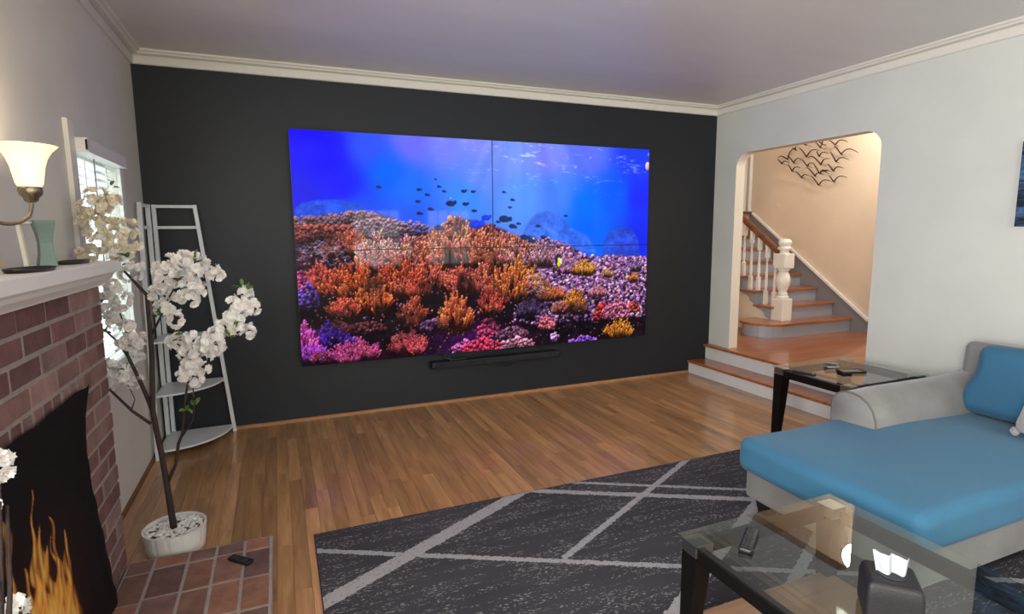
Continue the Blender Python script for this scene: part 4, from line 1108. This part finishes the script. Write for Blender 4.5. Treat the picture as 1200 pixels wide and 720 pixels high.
SILV = mat('silver_plastic', (150, 148, 140), .35, .4)
cs = thing('card_case', (4.50, -2.09, STZ + .0005), 'small silver hinged case lying on the side table glass', 'case', rz=-.5)
softbox(.042, .03, .007, .006, 2, 3).build('base', SILV, cs, smooth=True).location = (0, 0, .008)
lid = softbox(.042, .028, .004, .0035, 2, 3).build('lid', SILV, cs, smooth=True); lid.location = (-.006, .005, .026); lid.rotation_euler = (-.35, .1, 0)
ph = thing('phone', (4.49, -2.245, STZ + .0005), 'black phone in a thick case lying on the side table beside the silver case', 'phone', rz=-.35)
softbox(.078, .04, .006, .0055, 2, 3).build('body', BLK, ph, smooth=True).location = (0, 0, .0065)
MB().box(-.066, .066, -.033, .033, .0124, .0132).build('screen', mat('grey_screen', (92, 92, 92), .08), ph)
MB().box(-.08, .08, -.043, -.037, 0, .016).box(-.08, .08, .037, .043, 0, .016).box(-.083, -.077, -.043, .043, 0, .016).box(.077, .083, -.043, .043, 0, .016).build('case_rim', BLK, ph, .002)

tb = thing('tissue_box', (2.437, -3.895, CTZ + .0005), 'black cube tissue box cover with a white tissue on the coffee table', 'tissue box', rz=-.80)
def tbf(x, y, z):
    t = max(0, (z - .035) / .03); k = 1 - .10 * min(1, t)
    return (x * k, y * k, z)
softbox(.070, .070, .062, .014, 4, 6, tbf).build('cover', mat('black_faux_leather', (24, 23, 27), .55, bump=.2, bscale=250), tb, smooth=True).location = (0, 0, .062)
MB().lathe([(.030, 0), (.036, 0), (.036, .002), (.030, .002)], seg=20).build('slot_rim', mat('black_rim', (12, 12, 14), .4), tb).location = (0, 0, .1235)
TIS = mat('white_tissue', (172, 176, 184), .9)
gv = []; gf = []; nu, nv = 26, 10
for j in range(nv):
    for i in range(nu):
        u = i / (nu - 1) - .5; v_ = j / (nv - 1)
        x = u * (.070 + .022 * v_)
        y = .009 * math.sin(u * 12 + .6) + .003 * math.sin(u * 27 + 1) * v_ + .010 * v_
        z_ = .114 + v_ * (.062 - .012 * u)
        gv.append((x, y, z_))
for j in range(nv - 1):
    for i in range(nu - 1):
        a = j * nu + i; gf.append((a, a + 1, a + nu + 1, a + nu))
to = MB().add(gv, gf).build('tissue', TIS, tb, smooth=True)
to.rotation_euler = (0, 0, .15)
sm = to.modifiers.new('thickness', 'SOLIDIFY'); sm.thickness = .0012

# ------------------------------------------------------------------ sectional sofa with chaise
VEL = mat('grey_velvet', (128, 125, 123), .85, var=.14, vscale=5, bump=.15, bscale=90, sheen=.35)
BLUE = mat('teal_blue_stretch_cover', (54, 108, 140), .85, var=.05, vscale=4, bump=.25, bscale=220, sheen=.1)
BLUE2 = mat('teal_blue_back_cover', (50, 102, 134), .85, var=.05, vscale=4, bump=.25, bscale=220, sheen=.1)
FOOT = mat('black_wood_foot', (18, 16, 16), .4)
sf = thing('sectional_sofa', (4.2, -3.1, 0), 'grey velvet sectional sofa with teal blue covered chaise along the right wall', 'sofa')
def soft(name, c, h, r, m, f=None, rot=None, k=4, n=7):
    o = softbox(*h, r, k, n, f).build(name, m, sf, smooth=True)
    o.location = Vector(c) - sf.location
    if rot: o.rotation_euler = rot
    return o
soft('base', (4.20, -3.07, .172), (1.0, .465, .09), .025, VEL)
soft('base', (4.68, -4.57, .172), (.53, 1.03, .09), .025, VEL)
def chf(x, y, z):
    if z > 0: z += .022 * max(0, 1 - (x / .80) ** 2) * max(0, 1 - (y / .49) ** 2) + .004 * math.sin(x * 7 + y * 3)
    else: z -= .01
    return (x - .014 * max(0, 1 - (y / .48) ** 2) if x < -.6 else x, y, z)
soft('chaise_cushion', (3.955, -3.08, .345), (.82, .487, .088), .055, BLUE, chf, n=14)
soft('seat_cushion', (4.45, -4.57, .345), (.46, .98, .088), .055, BLUE, None, n=8)
# armrest: rounded section swept towards the back, piping round its front panel
AXF = 3.86
sec = [(-2.595, .27), (-2.590, .40), (-2.588, .52), (-2.598, .565), (-2.625, .598), (-2.665, .615), (-2.71, .617), (-2.755, .608), (-2.80, .585), (-2.835, .545), (-2.855, .49), (-2.862, .43), (-2.86, .27)]
stations = [(AXF, .94), (AXF + .012, 1.0), (AXF + .25, 1.0), (AXF + .55, 1.015), (AXF + .85, 1.03), (5.18, 1.03)]
v = []; f = []
n = len(sec); cy0, cz0 = -2.725, .27
for i, (x, s) in enumerate(stations):
    for y, z in sec: v.append((x, cy0 + (y - cy0) * (s if i < 2 else 1 + (s - 1) * 1.5), cz0 + (z - cz0) * s + (.008 * math.sin(x * 5) if i > 1 else 0)))
for i in range(len(stations) - 1):
    for k in range(n - 1): f.append((i * n + k, i * n + k + 1, (i + 1) * n + k + 1, (i + 1) * n + k))
f.append(tuple(range(n))); f.append(tuple(range((len(stations) - 1) * n, len(stations) * n))[::-1])
arm_o = off(MB().add(v, f).build('armrest', VEL, sf, smooth=True), sf)
es_ = arm_o.modifiers.new('edges', 'EDGE_SPLIT'); es_.split_angle = .9
MB().tube([(AXF + .012, y, z) for y, z in sec], .0055, 6).build('piping', mat('grey_piping', (104, 101, 100), .85), arm_o, smooth=True)
soft('backrest', (5.085, -2.98, .54), (.14, .33, .275), .05, VEL, None, (0, .10, 0))
soft('backrest', (5.085, -4.45, .54), (.14, 1.13, .29), .05, VEL, None, (0, .10, 0))
def cuf(x, y, z):
    b_ = max(0, 1 - (y / .42) ** 2) * max(0, 1 - (z / .22) ** 2)
    s = 1 + .05 * max(0, -z / .22) * (1 if y > 0 else 0)
    return (x + (.045 * b_ if x > 0 else -.05 * b_), y * s - .02 * math.sin(z * 14), z - .018 * (abs(y) / .42) ** 3 * (1 if z > 0 else 0))
soft('back_cushion', (4.76, -3.265, .650), (.085, .42, .215), .07, BLUE2, cuf, (0, .16, 0), n=10)
for x, y in ((3.27, -2.70), (3.27, -3.46), (5.1, -2.66), (4.3, -5.5), (5.1, -5.5)):
    zb = RZ if x < 4.1 else .0
    off(MB().add([(x - .03, y - .03, zb), (x + .03, y - .03, zb), (x + .03, y + .03, zb), (x - .03, y + .03, zb), (x - .042, y - .042, .085), (x + .042, y - .042, .085), (x + .042, y + .042, .085), (x - .042, y + .042, .085)],
                 [(0, 3, 2, 1), (4, 5, 6, 7), (0, 1, 5, 4), (1, 2, 6, 5), (2, 3, 7, 6), (3, 0, 4, 7)]).build('foot', FOOT, sf), sf)
def pilf(x, y, z):
    q = (y / .2) ** 2; w = (z / .2) ** 2
    return (x * (1.25 * max(.12, (1 - q * .8)) * max(.12, (1 - w * .8))), y, z)
FLUF = mat('grey_plush', (150, 146, 148), .95, var=.2, vscale=25, bump=.9, bscale=120, sheen=.5)
pw_ = thing('throw_pillow', (4.52, -3.42, .455), 'grey plush throw pillow with pompom corner on the chaise at the right picture edge', 'pillow')
o = softbox(.07, .19, .19, .05, 3, 8, pilf).build('cushion', FLUF, pw_, smooth=True); o.location = (0, 0, .18); o.rotation_euler = (.1, .55, .15)
MB().lathe([(.001, -.025), (.014, -.02), (.024, 0), (.014, .02), (.001, .025)], seg=12).build('pompom', FLUF, pw_, smooth=True).location = (-.10, .19, .028)
soft('back_pillow', (4.97, -3.42, .86), (.06, .34, .15), .05, mat('taupe_velvet', (122, 116, 113), .9, sheen=.3, var=.08), None, (0, .12, 0), 3, 8)

# ------------------------------------------------------------------ painting on the right wall
pm = bpy.data.materials.new('dark_blue_wave_canvas'); pm.use_nodes = True
N = pm.node_tree.nodes; L = pm.node_tree.links
tc = N.new('ShaderNodeTexCoord'); mp = N.new('ShaderNodeMapping'); mp.inputs['Scale'].default_value = (1, 3, 14); mp.inputs['Rotation'].default_value = (.25, 0, 0)
ns_ = N.new('ShaderNodeTexNoise'); ns_.inputs['Scale'].default_value = 2; ns_.inputs['Detail'].default_value = 6; ns_.inputs['Distortion'].default_value = .8
rp_ = N.new('ShaderNodeValToRGB'); rp_.color_ramp.elements[0].position = .42; rp_.color_ramp.elements[1].position = .75
rp_.color_ramp.elements[0].color = (*lin((14, 22, 40)), 1); rp_.color_ramp.elements[1].color = (*lin((84, 128, 176)), 1)
L.new(tc.outputs['Object'], mp.inputs[0]); L.new(mp.outputs[0], ns_.inputs['Vector']); L.new(ns_.outputs[0], rp_.inputs[0]); L.new(rp_.outputs[0], N['Principled BSDF'].inputs['Base Color'])
pa = thing('painting', (5.23, -3.3, 1.55), 'dark blue rippled water painting hanging on the right wall above the sofa', 'painting')
off(bx('canvas', 5.222, 5.25, -3.88, -2.735, 1.555, 2.085, pm, pa, .002), pa)
off(MB().box(5.226, 5.2535, -2.735, -2.729, 1.55, 2.09).box(5.226, 5.2535, -3.886, -3.88, 1.55, 2.09).box(5.226, 5.2535, -3.88, -2.735, 2.085, 2.09).box(5.226, 5.2535, -3.88, -2.735, 1.55, 1.555).build('frame', mat('white_frame', (214, 214, 210), .5), pa), pa)

# ------------------------------------------------------------------ blossom trees in pots
BARK = mat('dark_bark', (58, 44, 40), .8, var=.25, vscale=30, bump=.5, bscale=60)
PET = [mat('white_petal', (248, 246, 243), .7, rnd=.05), mat('blush_petal', (246, 238, 234), .7, rnd=.05), mat('cream_petal', (247, 238, 218), .7, rnd=.05)]
CEN = mat('cream_flower_centre', (222, 200, 160), .7)
LEAF = mat('green_leaf', (92, 120, 58), .5, var=.2, vscale=30, rnd=.25)
for m_ in PET + [LEAF]:
    nt = m_.node_tree; b = nt.nodes['Principled BSDF']; out = nt.nodes['Material Output']
    tr = nt.nodes.new('ShaderNodeBsdfTranslucent'); mxs = nt.nodes.new('ShaderNodeMixShader'); mxs.inputs[0].default_value = .28
    if b.inputs['Base Color'].is_linked: nt.links.new(b.inputs['Base Color'].links[0].from_socket, tr.inputs[0])
    else: tr.inputs[0].default_value = b.inputs['Base Color'].default_value
    nt.links.new(b.outputs[0], mxs.inputs[1]); nt.links.new(tr.outputs[0], mxs.inputs[2]); nt.links.new(mxs.outputs[0], out.inputs['Surface'])
def blossom_geo(rs, R_=.021):
    v = []; f = []
    def petal(a, r, up, w):
        ca, sa = math.cos(a), math.sin(a); o = len(v)
        def P(d, s, z): v.append((ca * d - sa * s, sa * d + ca * s, z))
        P(.001, 0, 0); P(r * .55, w * .8, up * .35); P(r * .55, 0, up * .18); P(r * .55, -w * .8, up * .35)
        P(r * .95, w * .62, up * .9); P(r * 1.0, 0, up * .72); P(r * .95, -w * .62, up * .9)
        f.extend([(o, o + 2, o + 1), (o, o + 3, o + 2), (o + 1, o + 2, o + 5, o + 4), (o + 2, o + 3, o + 6, o + 5)])
    for k in range(5): petal(2 * PI * k / 5 + rs.uniform(-.15, .15), R_ * rs.uniform(.9, 1.1), R_ * rs.uniform(.15, .45), R_ * .62)
    for k in range(5): petal(2 * PI * (k + .5) / 5 + rs.uniform(-.2, .2), R_ * rs.uniform(.6, .75), R_ * rs.uniform(.55, .85), R_ * .42)
    return v, f
def blossom_mesh(seed, m):
    v, f = blossom_geo(random.Random(seed))
    o = len(v); r = .004
    v += [(r, 0, .004), (-r * .5, r * .87, .004), (-r * .5, -r * .87, .004), (0, 0, .009)]
    f += [(o, o + 1, o + 3), (o + 1, o + 2, o + 3), (o + 2, o, o + 3)]
    me = MB().add(v, f).mesh('blossom'); me.materials.append(m); me.materials.append(CEN)
    for p in me.polygons[-3:]: p.material_index = 1
    return me
BLO = [[blossom_mesh(20 + i * 5 + k, PET[i]) for k in range(3)] for i in range(3)]
lv, lf = [], []
for i in range(5):
    t = i / 4; w = .0095 * math.sin(PI * min(.98, t * .9 + .06)); lv += [(t * .038, -w, .006 * math.sin(t * 3) + .002), (t * .038, 0, .006 * math.sin(t * 3)), (t * .038, w, .006 * math.sin(t * 3) + .002)]
for i in range(4):
    a = i * 3; lf += [(a, a + 3, a + 4, a + 1), (a + 1, a + 4, a + 5, a + 2)]
LEAFM = MB().add(lv, lf).mesh('leaf'); LEAFM.materials.append(LEAF)
def rot_to(n, spin):
    return (Vector(n).to_track_quat('Z', 'Y').to_matrix() @ Matrix.Rotation(spin, 3, 'Z'))
def pot(parent, c, r, h, sx=1.0):
    """low cylindrical pot ribbed like bamboo, filled with white pebbles; coordinates relative to parent"""
    vv = []; ff = []; seg = 60
    prof = [(r * .91, 0, 0), (r * .94, h * .3, 1), (r * .975, h * .7, 1), (r, h * .95, 1), (r * 1.015, h, 0), (r * .95, h, 0), (r * .93, h * .80, 0)]
    for (rr_, z_, rib) in prof:
        for k in range(seg):
            a = 2 * PI * k / seg; q = rr_ * (1 + (.012 if (k % 4) else -.008) * rib)
            vv.append((c[0] + q * math.cos(a), c[1] + q * math.sin(a), c[2] + z_))
    for i in range(len(prof) - 1):
        for k in range(seg): ff.append((i * seg + k, i * seg + (k + 1) % seg, (i + 1) * seg + (k + 1) % seg, (i + 1) * seg + k))
    ff.append(tuple(range(seg))[::-1]); ff.append(tuple((len(prof) - 1) * seg + k for k in range(seg)))
    po_ = MB().add(vv, ff).build('pot', mat('white_ribbed_pot', (216, 214, 210), .5, var=.06, vscale=12), parent)
    MB().lathe([(.001, h * .835), (r * .9, h * .83)], c, 32).build('soil', mat('dark_soil', (96, 90, 84), .95), po_)
    rs = random.Random(4); pb_ = MB()
    ico = [(0, 0, 1)] + [(.894 * math.cos(2 * PI * k / 5), .894 * math.sin(2 * PI * k / 5), .447) for k in range(5)] + [(.894 * math.cos(2 * PI * (k + .5) / 5), .894 * math.sin(2 * PI * (k + .5) / 5), -.447) for k in range(5)] + [(0, 0, -1)]
    icf = [(0, 1 + k, 1 + (k + 1) % 5) for k in range(5)] + [(1 + k, 6 + k, 1 + (k + 1) % 5) for k in range(5)] + [(1 + (k + 1) % 5, 6 + k, 6 + (k + 1) % 5) for k in range(5)] + [(11, 6 + (k + 1) % 5, 6 + k) for k in range(5)]
    for i in range(210):
        a = rs.uniform(0, 2 * PI); q = math.sqrt(rs.random()) * r * .88; s = rs.uniform(.0085, .0135)
        e = rs.uniform(.6, 1.5); an = rs.uniform(0, PI); zz = c[2] + h * .86 + rs.uniform(-.004, .006)
        pb_.add([(c[0] + q * math.cos(a) + s * e * (math.cos(an) * x) - s * math.sin(an) * y, c[1] + q * math.sin(a) + s * e * math.sin(an) * x + s * math.cos(an) * y, zz + s * .65 * z_) for x, y, z_ in ico], icf)
    tag(pb_.build('pebbles', mat('white_pebbles', (226, 224, 218), .7, var=.1, vscale=60), po_, smooth=True), kind='stuff')

TB = Vector((.33, -1.785, 0))
tree = thing('blossom_tree', TB, 'artificial white cherry blossom tree in a white pebble filled pot beside the hearth', 'potted tree')
pot(tree, (0, 0, 0.0005), .138, .118)
for nm, pts in BRANCHES.items():
    P3 = [Vector(p[:3]) - TB for p in pts]
    o = MB().tube(P3, [p[3] for p in pts], 8).build('trunk' if nm == 'trunk' else 'branch', BARK, tree, smooth=True)
rs = random.Random(9)
camdir = Vector((.55, -3.1, .5)).normalized()
spots = []
for (x, y, z, r, w) in CLUSTERS:
    nb = max(4, int(13 * (r / .05) ** 2) + 4)
    for k in range(nb):
        d = Vector((rs.gauss(0, 1), rs.gauss(0, 1), rs.gauss(0, 1))).normalized()
        q = r * rs.uniform(.55, 1.05)
        p = Vector((x, y, z)) + Vector((d.x * q, d.y * q * .9, d.z * q))
        if p.x < .03 or (p.y < -1.885 and p.x < .26 and p.z < 1.46) or p.y > -1.5: continue
        spots.append((d.dot(camdir) + .3 * rs.random(), p, d, w))
spots.sort(key=lambda s: -s[0])
fill = {0: MB(), 1: MB()}
for i, (sc_, p, d, w) in enumerate(spots):
    s = rs.uniform(.75, 1.15); dd = (d + Vector((.1, -.5, .15)) * rs.uniform(.2, .9)).normalized()
    Mx = rot_to(dd, rs.uniform(0, 6))
    if i < 297:
        me = BLO[2 if w and rs.random() < .75 else rs.choice((0, 0, 1))][rs.randrange(3)]
        o = link('blossom', me, tree, p - TB); o.rotation_euler = Mx.to_euler(); o.scale = (s, s, s)
    else:
        v, f = blossom_geo(rs, .021 * s)
        fill[w].add([tuple(Mx @ Vector(q) + p - TB) for q in v], f)
tag(fill[0].build('blossom_mass', PET[0], tree), kind='stuff')
tag(fill[1].build('blossom_mass', PET[2], tree), kind='stuff')
for i, p in enumerate(LEAVES):
    for k in range(3):
        o = link('leaf', LEAFM, tree, Vector(p) - TB + Vector((rs.gauss(0, .008), rs.gauss(0, .008) - .03, rs.gauss(0, .008))))
        o.rotation_euler = (rs.uniform(-.8, .8), rs.uniform(-1.2, .3), rs.uniform(-3, 3)); s = rs.uniform(.8, 1.3); o.scale = (s, s, s)

# second blossom tree on the hearth, mostly beyond the left picture edge
T2 = Vector((.34, -3.60, .0525))
tree2 = thing('blossom_tree', T2, 'white blossom tree mostly cut off by the left picture edge before the fire cloth', 'potted tree')
pot(tree2, (0, 0, 0), .11, .10)
MB().tube([(0, 0, .08), (-.01, .02, .4), (.0, .05, .75), (-.01, .10, 1.05)], [.013, .012, .010, .006], 8).build('trunk', BARK, tree2, smooth=True)
for pts in ([(0, .05, .72), (-.02, .14, .85), (-.03, .20, .98)], [(0, .03, .55), (.0, .13, .62), (-.02, .19, .70)], [(0, .05, .7), (.02, -.1, .9), (.0, -.2, 1.0)], [(0, .04, .62), (-.02, .16, .76), (-.03, .22, .92)]):
    MB().tube(pts, [.006, .005, .003], 6).build('branch', BARK, tree2, smooth=True)
def near_blossoms(c, r, nb, seed):
    rs2 = random.Random(seed)
    for k in range(nb):
        d = Vector((rs2.gauss(0, 1), rs2.gauss(0, 1), rs2.gauss(0, 1))).normalized()
        p = Vector(c) + d * r * rs2.uniform(.4, 1)
        o = link('blossom', BLO[0][rs2.randrange(3)], tree2, p - T2); o.rotation_euler = rot_to((d + Vector((.3, -.5, .2))).normalized(), rs2.uniform(0, 6)).to_euler()
near_blossoms((.295, -3.395, 1.075), .035, 9, 1)
near_blossoms((.285, -3.42, .99), .02, 5, 2)
near_blossoms((.300, -3.405, .745), .035, 9, 3)
near_blossoms((.33, -3.75, 1.05), .07, 14, 4)
near_blossoms((.33, -3.58, 1.15), .06, 12, 5)
